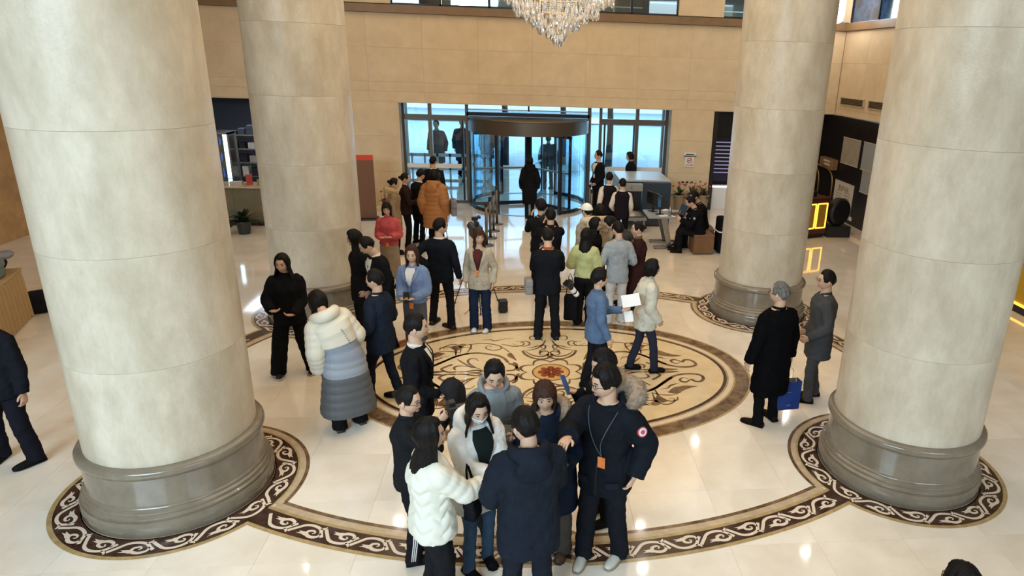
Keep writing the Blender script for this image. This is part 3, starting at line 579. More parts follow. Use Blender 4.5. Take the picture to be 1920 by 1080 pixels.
def person(key, label, x, y, deg, h=1.70, fem=False, lean=(0, 0), pel=None, tw=0, head=(0, 0, 0), hoff=(0, 0), feet=((.11, 0), (-.11, 0)), fang=(-8, 8),
           hands=(None, None), epole=((.5, -1, -.2), (-.5, -1, -.2)), hrot=(0, 0), curl=.5,
           hair='short', hairm='hair', top=None, bottom=None, shoe=(.012, .011, .011), sole=None, kpole=(0, 1, 0), vox=.012, skin='skin',
           group=None, lip=True, extras=(), hide_hand=(0, 0), build=1.0, hdrop=None):
    """feet/hands in the person's own frame (x right, y forward, z up, metres for a 1.75 m body)"""
    S = h/1.75
    root = empty('person', (x, y, 0), math.radians(deg), label=label, cat='person', group=group)
    root.scale = (S, S, S)
    pz = .92 if pel is None else pel[2]; Pv = V(0 if pel is None else pel[0], 0 if pel is None else pel[1], pz)
    if pel is None: Pv[:2] = (V(*feet[0])+V(*feet[1]))/2*.8
    u = nrm((lean[0], lean[1], .56)); Nk = Pv+u*.54; TAB = TF if fem else TM
    c, s = math.cos(math.radians(tw)), math.sin(math.radians(tw)); side = nrm(V(c, s, 0)-u*(V(c, s, 0)@u)); fwd = np.cross(u, side)
    bs = build
    def spine(d):
        if d >= 0: return Pv+u*d
        return Pv+V(0, 0, d)
    def fr(d):   # frame at d, un-twisted at the hips
        f = max(0, min(1, d/.3)); sd = nrm(V(1, 0, 0)*(1-f)+side*f); uu = nrm(V(0, 0, 1)*(1-f)+u*f); sd = nrm(sd-uu*(sd@uu)); return sd, np.cross(uu, sd)
    SH = [spine(.432)+side*(.148 if fem else .170)*bs, spine(.432)-side*(.148 if fem else .170)*bs]
    def torso_rings(d0, d1, bulk, flare=0, n=22, steps=None, mod=None, split=0):
        ds = []; d = d1
        N = steps or max(8, int((d1-d0)/.03)); rings = []
        for i in range(N+1):
            d = d0+(d1-d0)*i/N; a, b = interp(TAB, d); a *= bs; b *= bs
            bk = bulk*(1 if d < .42 else max(.25, 1-(d-.42)/.16))
            if d < -.10: k = (-.10-d); a += flare*k; b += flare*k*.8
            a += bk; b += bk; sd, fw = fr(d); cc = spine(d)
            ring = []
            for q in range(n):
                an = 2*math.pi*q/n; m_ = mod(d, an) if mod else 0; ex = 2.35; ca, sa = math.cos(an), math.sin(an)
                rr = (abs(ca)**ex+abs(sa)**ex)**(-1/ex)
                ring.append(cc+sd*((a+m_)*ca*rr)+fw*((b+m_)*sa*rr))
            rings.append(ring)
        return rings
    def loft(mb, rings, caps=True, mi=0):
        n = len(rings[0]); vs = [v for r in rings for v in r]
        fs = [(i*n+k, i*n+(k+1) % n, (i+1)*n+(k+1) % n, (i+1)*n+k) for i in range(len(rings)-1) for k in range(n)]
        if caps: fs += [tuple(range(n))[::-1], tuple(range((len(rings)-1)*n, len(rings)*n))]
        mb.add(vs, fs, mi)
    def surf(d, an, off):      # a point on the clothed chest; an=90 deg is the front
        a, b = interp(TAB, d); sd, fw = fr(d); ca, sa = math.cos(an), math.sin(an); rr = (abs(ca)**2.35+abs(sa)**2.35)**(-1/2.35)
        bk = off*(1 if d < .42 else max(.25, 1-(d-.42)/.16)); return spine(d)+sd*((a*bs+bk)*ca*rr)+fw*((b*bs+bk)*sa*rr)
    # ---- arms
    arms = []
    for i in (0, 1):
        sg = 1 if i == 0 else -1
        t = hands[i] if hands[i] is not None else tuple(SH[i]+V(.075*sg, .03, -.50))
        ep = epole[i]
        if t[2] > 1.2 and ep[1] == -1: ep = (.35*sg, -.35, -1)
        el, wr = ik(SH[i], t, .285, .255, ep); arms.append((SH[i], el, wr))
    # ---- legs
    legs = []
    for i in (0, 1):
        sg = 1 if i == 0 else -1; hp = Pv+V(.09*sg*bs, 0, -.04); fz = feet[i][2] if len(feet[i]) > 2 else 0
        an = V(feet[i][0], feet[i][1], .085+fz); kn, an2 = ik(hp, an, .404 if pel is None else .42, .396 if pel is None else .41, kpole); legs.append((hp, kn, an2, fang[i]))
    # ---- body: torso, limbs, neck, hands and head as one mesh
    B = MB()
    hr = rotm(math.radians(head[0]), math.radians(head[1]), math.radians(head[2])); Hc = Nk+u*.028+V(hoff[0], hoff[1], 0)+hr@V(0, .018, .115)*1.06
    if fem: Hc = Hc-u*.008
    loft(B, torso_rings(-.08, .53, -.015, n=14, steps=9))
    nb = .052 if fem else .060
    B.tube([Nk-u*.06, Nk+u*.01, Hc+HS*hr@V(0, -.022, -.085), Hc+HS*hr@V(0, -.012, -.02)], [nb*1.35, nb, nb*.96, nb*.9], 14, sm=3)
    G = head_grid(fem); vs = [Hc+hr@p for r in G for p in r]
    B.add(vs, [(i*HN+k, i*HN+(k+1) % HN, (i+1)*HN+(k+1) % HN, (i+1)*HN+k) for i in range(HM) for k in range(HN)])
    hm = Matrix(hr.tolist())
    for sg in (1, -1):
        B.ball(Hc+HS*hr@V(.076*sg, -.008, -.004), (.012, .018, .030), 8, 6, 0, hm)
        B.ball(Hc+HS*hr@V(.030*sg, .0795, .011), (.0140, .0095, .0052), 10, 6, 1, hm); B.ball(Hc+HS*hr@V(.030*sg, .0865, .011), (.0068, .0045, .0052), 8, 6, 2, hm)
        B.tube([Hc+HS*hr@V(x_*sg, y_, z_) for x_, y_, z_ in ((.013, .090, .034), (.030, .089, .037), (.047, .078, .031))], [(.0022, .0034)]*3, 6, mi=3, sm=2)
        B.tube([Hc+HS*hr@V(x_*sg, y_, z_) for x_, y_, z_ in ((.017, .0855, .0155), (.030, .0885, .0185), (.044, .079, .0145))], [.0022]*3, 5, mi=2, sm=2)
    B.tube([Hc+HS*hr@V(x_, y_, z_) for x_, y_, z_ in ((-.022, .077, -.061), (-.008, .0865, -.060), (.008, .0865, -.060), (.022, .077, -.061))], [(.003, .0025), (.005, .004), (.005, .004), (.003, .0025)], 6, mi=4, sm=2)
    B.tube([Hc+HS*hr@V(x_, y_, z_) for x_, y_, z_ in ((-.020, .077, -.0665), (0, .086, -.0685), (.020, .077, -.0665))], [(.003, .003), (.005, .005), (.003, .003)], 6, mi=4, sm=3)
    HP = []
    for i in (0, 1):
        sg = 1 if i == 0 else -1; a, e, w = arms[i]; k = .88 if fem else 1.0
        B.tube([a, a*.5+e*.5, e, e*.5+w*.5, w], [.038*k, .035*k, .031*k, .030*k, (.026*k, .020*k)], 10, sm=2)
        # hand frame: f along the fingers, n palm normal, sdn across to the thumb side
        f = nrm(w-e); hd = hrot[i] if isinstance(hrot[i], (tuple, list)) else None
        if hd is not None: f = nrm(hd[:3])
        pn = V(-sg, 0, 0) if hd is None or len(hd) < 6 else V(*hd[3:6]); pn = nrm(pn-f*(pn@f)); ts = np.cross(f, pn)*sg
        if ts@V(0, 1, 0) < 0 and hd is None: ts = -ts
        hk = .92 if fem else 1.0
        if not hide_hand[i]:
            B.tube([w-f*.03, w+f*.01, w+f*.045, w+f*.085*hk, w+f*.098*hk], [(.026*hk, .019*hk), (.030*hk, .017*hk), (.042*hk, .016*hk), (.041*hk, .014*hk), (.030*hk, .008)], 10, side=ts, sm=2)
            cu = curl if np.isscalar(curl) else curl[i]
            for q, (off, L) in enumerate(((.030, .068), (.0105, .078), (-.0095, .073), (-.029, .058))):
                b0 = w+f*.082*hk+ts*off*hk; a1 = cu*.7; d1 = f*math.cos(a1)+pn*math.sin(a1); a2 = cu*1.7; d2 = f*math.cos(a2)+pn*math.sin(a2); a3 = cu*2.4; d3 = f*math.cos(a3)+pn*math.sin(a3)
                L *= hk; p1 = b0+d1*L*.45; p2 = p1+d2*L*.32; B.tube([b0-f*.012, b0, p1, p2, p2+d3*L*.22], [.0095*hk, .0094*hk, .0088*hk, .0080*hk, .0055*hk], 7, sm=1)
            t0 = w+f*.022+ts*.024*hk; td = nrm(f*.75+ts*.75+pn*.25*cu); td2 = nrm(f*.95+ts*.15+pn*.5*cu)
            B.tube([t0-ts*.012, t0+td*.02, t0+td*.045*hk, t0+td*.045*hk+td2*.030*hk], [.012, .0125*hk, .0105*hk, .0075*hk], 7, sm=2)
        HP.append(w+f*.08+pn*.03)
    for i in (0, 1):
        a, kn, an, ang = legs[i]; B.tube([a, kn*.5+a*.5, kn, kn*.45+an*.55, an, an-V(0, 0, .03)], [.062, .052, .040, .038, .030, .030], 10, sm=2)
        fd = V(-math.sin(math.radians(-ang)), math.cos(math.radians(ang)), 0); B.tube([an-fd*.03-V(0, 0, .045), an+fd*.06-V(0, 0, .05), an+fd*.15-V(0, 0, .062)], [(.03, .03), (.036, .026), (.03, .015)], 8, side=(1, 0, 0))
    B.obj('body', [M[skin], M['eyew'], M['iris'], M[hairm], M['lip']], root)
    # ---- shoes
    sm_ = cloth(shoe, .35, .1)
    for i in (0, 1):
        a, kn, an, ang = legs[i]; fd = V(math.sin(math.radians(ang)), math.cos(math.radians(ang)), 0); sd = V(fd[1], -fd[0], 0); z0 = an[2]-.085
        b = MB(); L = .255 if fem else .285; prof = [(-.075, .034, .030, .055), (-.055, .038, .045, .06), (-.02, .040, .062, .062), (.04, .041, .050, .055), (.10, .046, .036, .045), (.15, .045, .028, .036), (L-.105, .036, .022, .030), (L-.08, .018, .013, .02)]
        rings = []; srings = []
        for d, w_, hh, _ in prof:
            cc = V(an[0], an[1], 0)+fd*d
            rings.append([cc+sd*(w_*math.cos(q))+V(0, 0, z0+.018+max(-.0, math.sin(q))*hh*1.25-(.004 if math.sin(q) < 0 else 0)) for q in [2*math.pi*k/12 for k in range(12)]])
            srings.append([cc+sd*((w_+.004)*cx)+V(0, 0, z0+cz) for cx, cz in ((1, .002), (1, .024), (-1, .024), (-1, .002))])
        loft(b, rings, mi=0); loft(b, srings, mi=1)
        b.obj('shoe', [sm_, cloth(sole or tuple(c_*.8 for c_ in shoe), .5, .1)], root)
    # ---- bottom
    bt = bottom or dict(t='trousers', col=(.012, .012, .014)); W_ = bt.get('w', 1.0); bm_ = cloth(bt['col'], bt.get('rough', .85))
    if bt['t'] == 'skirt':
        b = MB(); z1 = bt.get('hem', .45); ctr = (V(*legs[0][2])+V(*legs[1][2]))/2; R_ = []
        for i in range(15):
            f = i/14; z = .98*(1-f)+z1*f; d = z-pz; a, b_ = interp(TAB, max(d, -.1)); cx = Pv[:2]*(1-f)+ctr[:2]*f; fl = bt.get('flare', .0)*f
            R_.append([V(cx[0]+(a+.014+fl)*math.cos(q)*(1-.10*f)*bs, cx[1]+(b_+.014+fl)*math.sin(q)*bs, z) for q in [2*math.pi*k/22 for k in range(22)]])
        loft(b, R_[::-1]); live(b.obj('skirt', bm_, root), vox*1.1, 4, .010, .12)
    else:
        b = MB(); loft(b, torso_rings(-.12, .10, .012, n=18, steps=6))
        for i in (0, 1):
            a, kn, an, ang = legs[i]; e = an+V(0, 0, -.055+bt.get('crop', 0)); k = W_
            b.tube([a+V(0, 0, .06), a-V(0, 0, .04), a*.5+kn*.5, kn, kn*.5+an*.5, an*.9+kn*.1, e], [.085, .095, .082*k**.5, .066*k, .064*k, .063*k, .066*k], 14, sm=3)
        live(b.obj('trousers' if not bt.get('jean') else 'jeans', bm_, root), vox, 3, .024, .07)
    # ---- top
    tp = dict(t='jacket', col=(.012, .012, .014), bulk=.022, hem=-.12, slv=1.0, flare=0); tp.update(top or {})
    if not any(tp.get(q) for q in ('collar', 'hood', 'fur', 'high', 'vneck', 'mat')): tp['collar'] = tuple(c_*1.25 for c_ in tp['col']); tp['collarw'] = .032
    tm = tp.get('mat') or cloth(tp['col'], tp.get('rough', .85)); bk = tp['bulk']; hem = tp['hem']; q_ = tp.get('quilt', 0)
    def mod(d, an):
        if q_ == 1: return .013*abs(math.sin(math.pi*d/.095))**.6-.004
        if q_ == 2:
            zz = d/.11+.5*abs(((an/math.pi*7) % 2)-1); return .024*abs(math.sin(math.pi*zz))**.5-.012
        return 0
    b = MB(); loft(b, torso_rings(hem, .522 if not tp.get('high') else .555, bk, tp['flare'], 28 if q_ != 2 else 56, steps=int((.5-hem)/(.025 if not q_ else .014)), mod=mod))
    def sleeve(b):
        for i in (0, 1):
            if tp.get('bare'): continue
            a, e, w = arms[i]; k = tp['slv']; sk = tp.get('sl', 1.0); base = bk*.55
            pts = [a-nrm(SH[i]-SH[1-i])*.05, a, a*.66+e*.34, a*.33+e*.67, e, e*.66+w*.34, e*.33+w*.67, w+nrm(w-e)*.01]
            rr = [(.040, .050), .052, .056, .052, .048, .045, .041, .037]; cut = tp.get('short', 0)
            if cut: pts = pts[:-cut]; rr = rr[:-cut]
            pp = [V(*p) for p in pts]; RR = [((r[0]+base)*k, (r[1]+base)*k) if not np.isscalar(r) else ((r+base)*k, (r+base)*k) for r in rr]
            if q_:
                pp, RR = smoothpath(pp, RR, 6); RR = [(r[0]+.010*abs(math.sin(math.pi*j/5.2))**.6-.004, r[1]+.010*abs(math.sin(math.pi*j/5.2))**.6-.004) for j, r in enumerate(RR)]
                b.tube(pp, RR, 14, sm=1)
            else: b.tube(pp, RR, 14, sm=3)
    nm = tp.get('name', 'jacket')
    if tp.get('sepsleeve'):
        live(b.obj(nm, tm, root), .010, 1, 0); sb = MB(); sleeve(sb); live(sb.obj('sleeves', tp['sepsleeve'], root), .010, 1, 0)
    else:
        sleeve(b); live(b.obj(nm, tm, root), .0085 if q_ == 2 else (.010 if q_ else vox), 1 if q_ else 3, .004 if q_ else .026, .085)
    # ---- chest details
    def patch(nm, rows, m, off=.014):
        mb = MB(); n = len(rows[0][1]); vs = []
        for d, ans in rows:
            for an in ans: vs.append(surf(d, math.radians(an), bk+off))
        for d, ans in rows:
            for an in ans: vs.append(surf(d, math.radians(an), bk+off-.012))
        R = len(rows); fs = []
        for i in range(R-1):
            for j in range(n-1):
                p = i*n+j; fs += [(p, p+1, p+n+1, p+n), (p+R*n, p+n+R*n, p+n+1+R*n, p+1+R*n)]
        bd = [j for j in range(n)]+[i*n+n-1 for i in range(1, R)]+[(R-1)*n+j for j in range(n-2, -1, -1)]+[i*n for i in range(R-2, 0, -1)]
        for a_, b_ in zip(bd, bd[1:]+bd[:1]): fs.append((a_, a_+R*n, b_+R*n, b_))
        mb.add(vs, fs); return mb.obj(nm, m, root, auto=.9)
    if tp.get('vneck'):       # open front: shirt wedge, lapels, collar
        vd, cw = tp['vneck']; lo = vd; rows = []; hi = .50
        def rows_(f0, f1, w0, nn=5, lo=lo, hi=hi):
            out = []
            for i in range(9):
                t = i/8; d = lo+(hi-lo)*t; w = w0*t**.9+1.2; out.append((d, [90+(f0+(f1-f0)*j/(nn-1))*w for j in range(nn)]))
            return out
        patch('shirt_front', rows_(-1, 1, 30, 7), cloth(cw, .8), .008)
        if tp.get('tie'): patch('tie', [(lo+(hi-.02-lo)*i/6, [90-4.5+1.2*i/6*2, 90, 90+4.5-1.2*i/6*2]) for i in range(7)], cloth(tp['tie'], .6), .013)
        if tp.get('lapel', 1):
            lm = tp.get('lapelm') or tm
            for sg in (-1, 1): patch('lapel', rows_(sg*1.0, sg*1.62, 30, 4) if True else 0, lm, .020)
    if tp.get('collar'):
        cc = tp['collar']; b = MB(); cw = tp.get('collarw', .030); N_ = 18; rr = nb*1.10
        o0 = spine(.505); sd, fw = fr(.5)
        V0 = []; ga = 28
        for zz, rk in ((0, 1.08), (cw, 1.02), (cw*1.1, 1.08), (.35*cw, 1.24), (-.1*cw, 1.18)):
            for j in range(N_+1):
                an = math.radians(90+ga+(360-2*ga)*j/N_); fr_ = (abs(math.sin(an)) if math.sin(an) > 0 else 0)
                V0.append(o0+sd*(rr*rk*.96*math.cos(an))+fw*(rr*rk*math.sin(an)+.004)+u*(zz+.018-.025*fr_))
        n = N_+1; b.add(V0, [(i*n+j, i*n+j+1, ((i+1) % 5)*n+j+1, ((i+1) % 5)*n+j) for i in range(5) for j in range(N_)]+[(0, n, 2*n, 3*n, 4*n), tuple(k*n+N_ for k in (4, 3, 2, 1, 0))]); b.obj('collar', cloth(cc, .8), root, auto=1)
    if tp.get('hood') or tp.get('fur'):
        b = MB(); pts = []; N_ = 14; hb = tp.get('hb', .050)
        for j in range(N_+1):
            an = math.radians(50-(280)*j/N_); rx, ry = .105, .095
            back = max(0, -math.sin(an)); pts.append(spine(.50)+side*((rx+.01)*math.cos(an))+fwd*(ry*math.sin(an)-.035*back)+u*(.035+.012*back-.05*max(0, math.sin(an))))
        rad = [(.016+(hb-.012)*math.sin(math.pi*j/N_)**.6, .018+(hb+.008)*math.sin(math.pi*j/N_)**.6) for j in range(N_+1)]
        if tp.get('hood'): 
            b.tube(pts, [(r[0]*(.45 if tp.get('fur') else 1), r[1]*(.45 if tp.get('fur') else 1)) for r in rad], 14, sm=3); b.ball(spine(.46)-fwd*(.095+bk), (.13, .05, .11), 14, 10); live(b.obj('hood', tp.get('hoodm') or tm, root), .012, 3, .012, .08)
        if tp.get('fur'):
            fb = MB(); P2, R2 = smoothpath([V(*p) for p in pts], rad, 6); fo = tp.get('fo', (0, 0, 0)); P2 = [p+V(*fo) for p in P2]
            R2 = [(r[0]*1.1, r[1]*1.1) for r in R2]; fb.tube(P2, [(r[0]*.9, r[1]*.9) for r in R2], 12, sm=1)
            for k in range(1700):
                j = random.randrange(1, len(P2)-1); t = nrm(P2[j+1]-P2[j-1]); r0 = nrm(np.cross(t, nrm(np.random.randn(3)))); R0 = R2[j][0]*.88; a0 = P2[j]+r0*R0
                dr = nrm(r0+np.random.randn(3)*.45); w_ = nrm(np.cross(dr, t))*.004; fb.add([a0-w_, a0+w_, a0+dr*random.uniform(.018, .036)], [(0, 1, 2)])
            fb.obj('fur_trim', tp['fur'], root, smooth=False)
    # ---- hair
    if hair:
        hg = M[hairm]; b = MB(); NP_, NT_ = 64, 14; HNOI = HAIRN[hash(key) % 5 if False else len(PEOPLE) % 5]
        st = dict(short=(46, 90, 114, .024, .010, 0), bald=(60, 95, 115, .006, .005, 0), bob=(46, 104, 112, .026, .022, .13), long=(48, 106, 112, .022, .020, .34), bangs=(66, 104, 112, .026, .022, .12), pony=(45, 92, 112, .012, .008, 0), bun=(45, 92, 112, .012, .008, 0), cut=(54, 94, 114, .036, .020, 0))[hair]
        ft, sd_, bk_, tt, ts_, drop = st; drop = drop if hdrop is None else hdrop
        rings = []; inner = []
        nd = int(drop/.03) if drop else 0
        for i in range(NT_+1+nd):
            ring = []; inn = []
            for k in range(NP_):
                ph = 2*math.pi*k/NP_; ap = min(ph, 2*math.pi-ph); apd = math.degrees(ap)
                if apd < 38: te = ft
                elif apd < 62: te = ft+(sd_-ft)*((apd-38)/24)
                elif apd < 110: te = sd_
                else: te = sd_+(bk_-sd_)*min(1, (apd-110)/30)
                f = min(i, NT_)/NT_; th = math.radians(te)*f; p = head_pt(th, ph, fem)
                nv = nrm(p*V(1.6, 1, .9)); thick = tt*(1-.0*f)*(1 if apd < 90 else 1.1); thick = thick*(1-f)+ts_*f
                if not nd and f > .8: thick *= 1-(f-.8)*3.2
                if apd < 50 and f > .7 and hair != 'bangs': thick *= 1-(f-.7)*2.2
                j_ = 1+HNOI[k % 64]*(.5 if f < 1 else .8)+.08*math.sin(ph*29-i*.4); j_ = 1+(j_-1)*min(1, f*3)
                o_ = p+nv*thick*j_; q = Hc+hr@o_; qi = Hc+hr@(p-nv*.006)
                if i > NT_:
                    m_ = (i-NT_)*.03; wgt = max(0, min(1, (apd-62)/14)); dd = min(m_, drop*(.93+.07*math.sin(ph*9)))*wgt; out = hr@V(math.sin(ph), math.cos(ph), 0)
                    lowz = (Nk[2]-q[2]+dd); sp = .050*max(0, min(1, (dd-.02)/.16)) if drop > .2 else -.006*math.sin(math.pi*min(1, dd/.13))
                    q = q+V(0, 0, -dd)+out*sp*.8-(fwd*.02 if drop > .2 and apd > 120 else 0)*min(1, dd/.1)
                    qi = q-out*.022*wgt-out*.001
                    if wgt == 0: qi = Hc+hr@(p-nv*.006)
                ring.append(q); inn.append(qi)
            rings.append(ring); inner.append(inn)
        T_ = len(rings); vs = [v for r in rings for v in r]+[v for r in inner for v in r]; o_ = T_*NP_
        fs = [(i*NP_+k, (i+1)*NP_+k, (i+1)*NP_+(k+1) % NP_, i*NP_+(k+1) % NP_)[::-1] for i in range(T_-1) for k in range(NP_)]
        fs += [(o_+i*NP_+k, o_+(i+1)*NP_+k, o_+(i+1)*NP_+(k+1) % NP_, o_+i*NP_+(k+1) % NP_) for i in range(T_-1) for k in range(NP_)]
        fs += [((T_-1)*NP_+k, (T_-1)*NP_+(k+1) % NP_, o_+(T_-1)*NP_+(k+1) % NP_, o_+(T_-1)*NP_+k) for k in range(NP_)]
        b.add(vs, fs)
        if hair == 'bun': b.ball(Hc+HS*hr@V(0, -.115, .03), (.035, .032, .035), 12, 8)
        if hair == 'pony': b.tube([Hc+HS*hr@V(0, -.095, .02), Hc+HS*hr@V(0, -.13, -.01), Hc+HS*hr@V(0, -.125, -.10), Hc+HS*hr@V(0, -.10, -.20)], [.018, .026, .024, .006], 10, sm=3)
        b.obj('hair', hg, root)
    R = dict(root=root, S=S, hc=Hc, hr=hr, hands=HP, arms=arms, surf=surf, spine=spine, fr=fr, patch=patch, bulk=bk, legs=legs, Pv=Pv, side=side, fwd=fwd, u=u)
    R['world'] = lambda p: root_world(root, S, deg, x, y, p)
    for e in extras: e(R)
    PEOPLE[key] = R
    return R
def root_world(root, S, deg, x, y, p):
    a = math.radians(deg); p = V(*p)*S; return Vector((x+p[0]*math.cos(a)-p[1]*math.sin(a), y+p[0]*math.sin(a)+p[1]*math.cos(a), p[2]))
def badge(col='orange', d=.12, an=90, lany=(.02, .05, .12)):
    def f(R):
        k = R['bulk']+.024; s = R['surf']; c = s(d, math.radians(an), k); sd, fw = R['fr'](d)
        b = MB(); cs = [c+sd*(a*.030)+V(0, 0, b_*.045)+fw*e for e in (.0, .006) for a, b_ in ((-1, -1), (1, -1), (1, 1), (-1, 1))]
        b.add(cs, [(0, 3, 2, 1), (4, 5, 6, 7), (0, 1, 5, 4), (1, 2, 6, 5), (2, 3, 7, 6), (3, 0, 4, 7)]); b.obj('badge', M[col], R['root'], smooth=False)
        for sg in (-1, 1):
            pts = [c+V(0, 0, .045)]+[s(d_, math.radians(90+sg*aa), k-.004) for d_, aa in ((d+.14, 6), (.36, 15), (.46, 28), (.50, 45))]
            MB().tube(pts, [.0028]*len(pts), 5, sm=2).obj('lanyard', cloth(lany, .8), R['root'])
    return f
def glasses(R):
    b = MB(); Hc, hr = R['hc'], R['hr']
    for sg in (-1, 1):
        pts = [Hc+HS*hr@V(.031*sg+.022*math.cos(a), .098, .010+.017*math.sin(a)) for a in [2*math.pi*k/12 for k in range(13)]]; b.tube(pts, [.0022]*13, 5, sm=1, caps=False)
        b.tube([Hc+HS*hr@V(.053*sg, .097, .014), Hc+HS*hr@V(.078*sg, .06, .012), Hc+HS*hr@V(.079*sg, -.01, .006)], [.0022]*3, 5)
    b.tube([Hc+HS*hr@V(-.010, .099, .012), Hc+HS*hr@V(.010, .099, .012)], [.002]*2, 5); b.obj('glasses', M['plastic'], R['root'])
def mask(R):
    b = MB(); Hc, hr = R['hc'], R['hr']; vs = []; n = 13; m = 8
    for i in range(m+1):
        for j in range(n):
            th = math.radians(97+44*i/m); ph = math.radians(-62+124*j/(n-1)); p = head_pt(th, ph, True); vs.append(Hc+hr@(p*V(1.05, 1.0, 1)+V(0, .009+.008*math.cos(ph)*math.sin(math.pi*i/m), 0)))
    b.add(vs, [(i*n+j, i*n+j+1, (i+1)*n+j+1, (i+1)*n+j) for i in range(m) for j in range(n-1)]); o = b.obj('face_mask', cloth((.62, .66, .70), .9), R['root'])
    s = o.modifiers.new('thick', 'SOLIDIFY'); s.thickness = .003
def cap(R):
    b = MB(); Hc, hr = R['hc'], R['hr']; hm = Matrix(hr.tolist()); vs = []; n = 24
    for i in range(9):
        th = math.radians(82)*i/8
        for k in range(n): ph = 2*math.pi*k/n; vs.append(Hc+hr@(V(.100*math.sin(th)*math.sin(ph), .118*math.sin(th)*math.cos(ph)-.004, .130*math.cos(th)+.014)))
    b.add(vs, [(i*n+k, (i+1)*n+k, (i+1)*n+(k+1) % n, i*n+(k+1) % n)[::-1] for i in range(8) for k in range(n)])
    b.ball(Hc+HS*hr@V(0, .135, .03), (.075, .07, .008), 16, 6, 0, hm); b.obj('cap', cloth((.80, .78, .70), .8), R['root'])
def handbox(R, i, d, name, label, cat, m, rx=0, ry=0, rz=0, off=(0, 0, 0), smooth=False, m2=None):
    p = R['world'](R['hands'][i]+V(*off)); o = MB().box((0, 0, 0), d).obj(name, m, smooth=False); o.location = p; o.rotation_euler = (math.radians(rx), math.radians(ry), math.radians(rz)); tag(o, label, cat); return bevel(o, min(d)*.3, 2)

def placket(d0=-.18, d1=.36, col=(.02, .02, .022)):
    def f(R): R['patch']('zip_placket', [(d0+(d1-d0)*i/10, [87.5, 90, 92.5]) for i in range(11)], cloth(col, .5), .017)
    return f
def pockets(d=-.06, col=(.012, .012, .014), w=13):
    def f(R):
        for c in (58, 122): R['patch']('pocket_flap', [(d+.05*i/2, [c-w+2*w*j/4 for j in range(5)]) for i in range(3)], cloth(col, .7), .019)
    return f
def buttons(d0=-.02, n=3, col=(.03, .025, .02), st=.085):
    def f(R):
        for i in range(n): MB().ball(R['surf'](d0+st*i, math.radians(87), R['bulk']+.017), .008, 8, 6).obj('button', cloth(col, .4), R['root'])
    return f
def cuffs(col, r=.047):
    def f(R):
        for i in (0, 1):
            a, e, w = R['arms'][i]; u = nrm(w-e); k = r+R['bulk']*.42; MB().tube([w-u*.035, w-u*.01, w+u*.008], [(k*.98, k*.98), (k, k), (k*.8, k*.8)], 16, sm=1).obj('cuff', cloth(col, .8), R['root'])
    return f
BLK = (.010, .010, .012); NAVY = (.012, .018, .034); WHT = (.74, .73, .69)
FURM = mat('fur', (.20, .145, .10), .9, col2=(.36, .28, .21), noise=.3, nscale=30); FURT = mat('light_fur', (.50, .38, .22), .9, noise=.2, nscale=30)
ramp = mat('colour_block_puffer', (.6, .58, .52), .6); _nt = ramp.node_tree; _tc = _nt.nodes.new('ShaderNodeTexCoord'); _sx = _nt.nodes.new('ShaderNodeSeparateXYZ'); _cr = _nt.nodes.new('ShaderNodeValToRGB')
_nt.links.new(_tc.outputs['Object'], _sx.inputs[0]); _nt.links.new(_sx.outputs[2], _cr.inputs[0]); _nt.links.new(_cr.outputs[0], _nt.nodes['Principled BSDF'].inputs['Base Color']); _cr.color_ramp.interpolation = 'CONSTANT'
_e = _cr.color_ramp.elements; _e[0].color = (.095, .100, .108, 1); _e[1].position = .72; _e[1].color = (.30, .33, .38, 1); _q = _e.new(.90); _q.color = (.24, .27, .33, 1); _q = _e.new(.999); _q.color = (.24, .27, .33, 1)
ramp2 = mat('white_yoke_nylon', (.70, .66, .55), .6)
def emblem(R):
    a, e, w = R['arms'][1]; c = a*.60+e*.40; u = nrm(e-a); out = nrm(-R['side']*.8+R['fwd']*.55); out = nrm(out-u*(out@u)); t = np.cross(u, out); c = c+out*.104
    b = MB(); n = 20
    for r, k, z in ((.040, 0, 0), (.031, 1, .003), (.018, 2, .005)):
        vs = [c+out*z+t*(r*math.cos(q))+u*(r*math.sin(q)) for q in [2*math.pi*i/n for i in range(n)]]+[c-out*.012+t*(r*math.cos(q))+u*(r*math.sin(q)) for q in [2*math.pi*i/n for i in range(n)]]
        b.add(vs, [tuple(range(n))]+[(i, i+n, (i+1) % n+n, (i+1) % n) for i in range(n)], k)
    b.obj('arm_patch', [cloth((.62, .10, .12), .7), cloth((.75, .75, .75), .7), cloth((.55, .09, .12), .7)], R['root'], auto=.6)
def stripes(R):
    for i in (0,):
        a, kn, an, _ = R['legs'][i]
        for s in (-.016, 0, .016):
            pts = [p+V(.085 if k == 0 else .078, s, 0) for k, p in enumerate((a, kn, an))]; MB().tube(pts, [(.003, .0055)]*3, 4, side=(1, 0, 0)).obj('side_stripe', M['white'], R['root'])
def bigp(key, *a, **k): return person(key, *a, vox=.011, **k)
PU = dict(group='people gathered in the lobby')
bigp('A1', 'woman in white quilted jacket with long black hair seen from behind, reaching towards a phone', -1.0, -4.08, -62, h=1.66, fem=True, hair='long', hdrop=.36, head=(-24, -2, 0), tw=0,
     hands=((.10, .44, 1.13), (-.14, .36, 1.02)), hrot=((.1, 1, .15, -1, 0, .1), None), top=dict(mat=mat('white_quilted', (.72, .71, .62), .6, spec=.3), bulk=.040, hem=-.13, quilt=2, slv=1.12, high=1), bottom=dict(t='trousers', col=(.013, .013, .015), w=1.25), **PU)
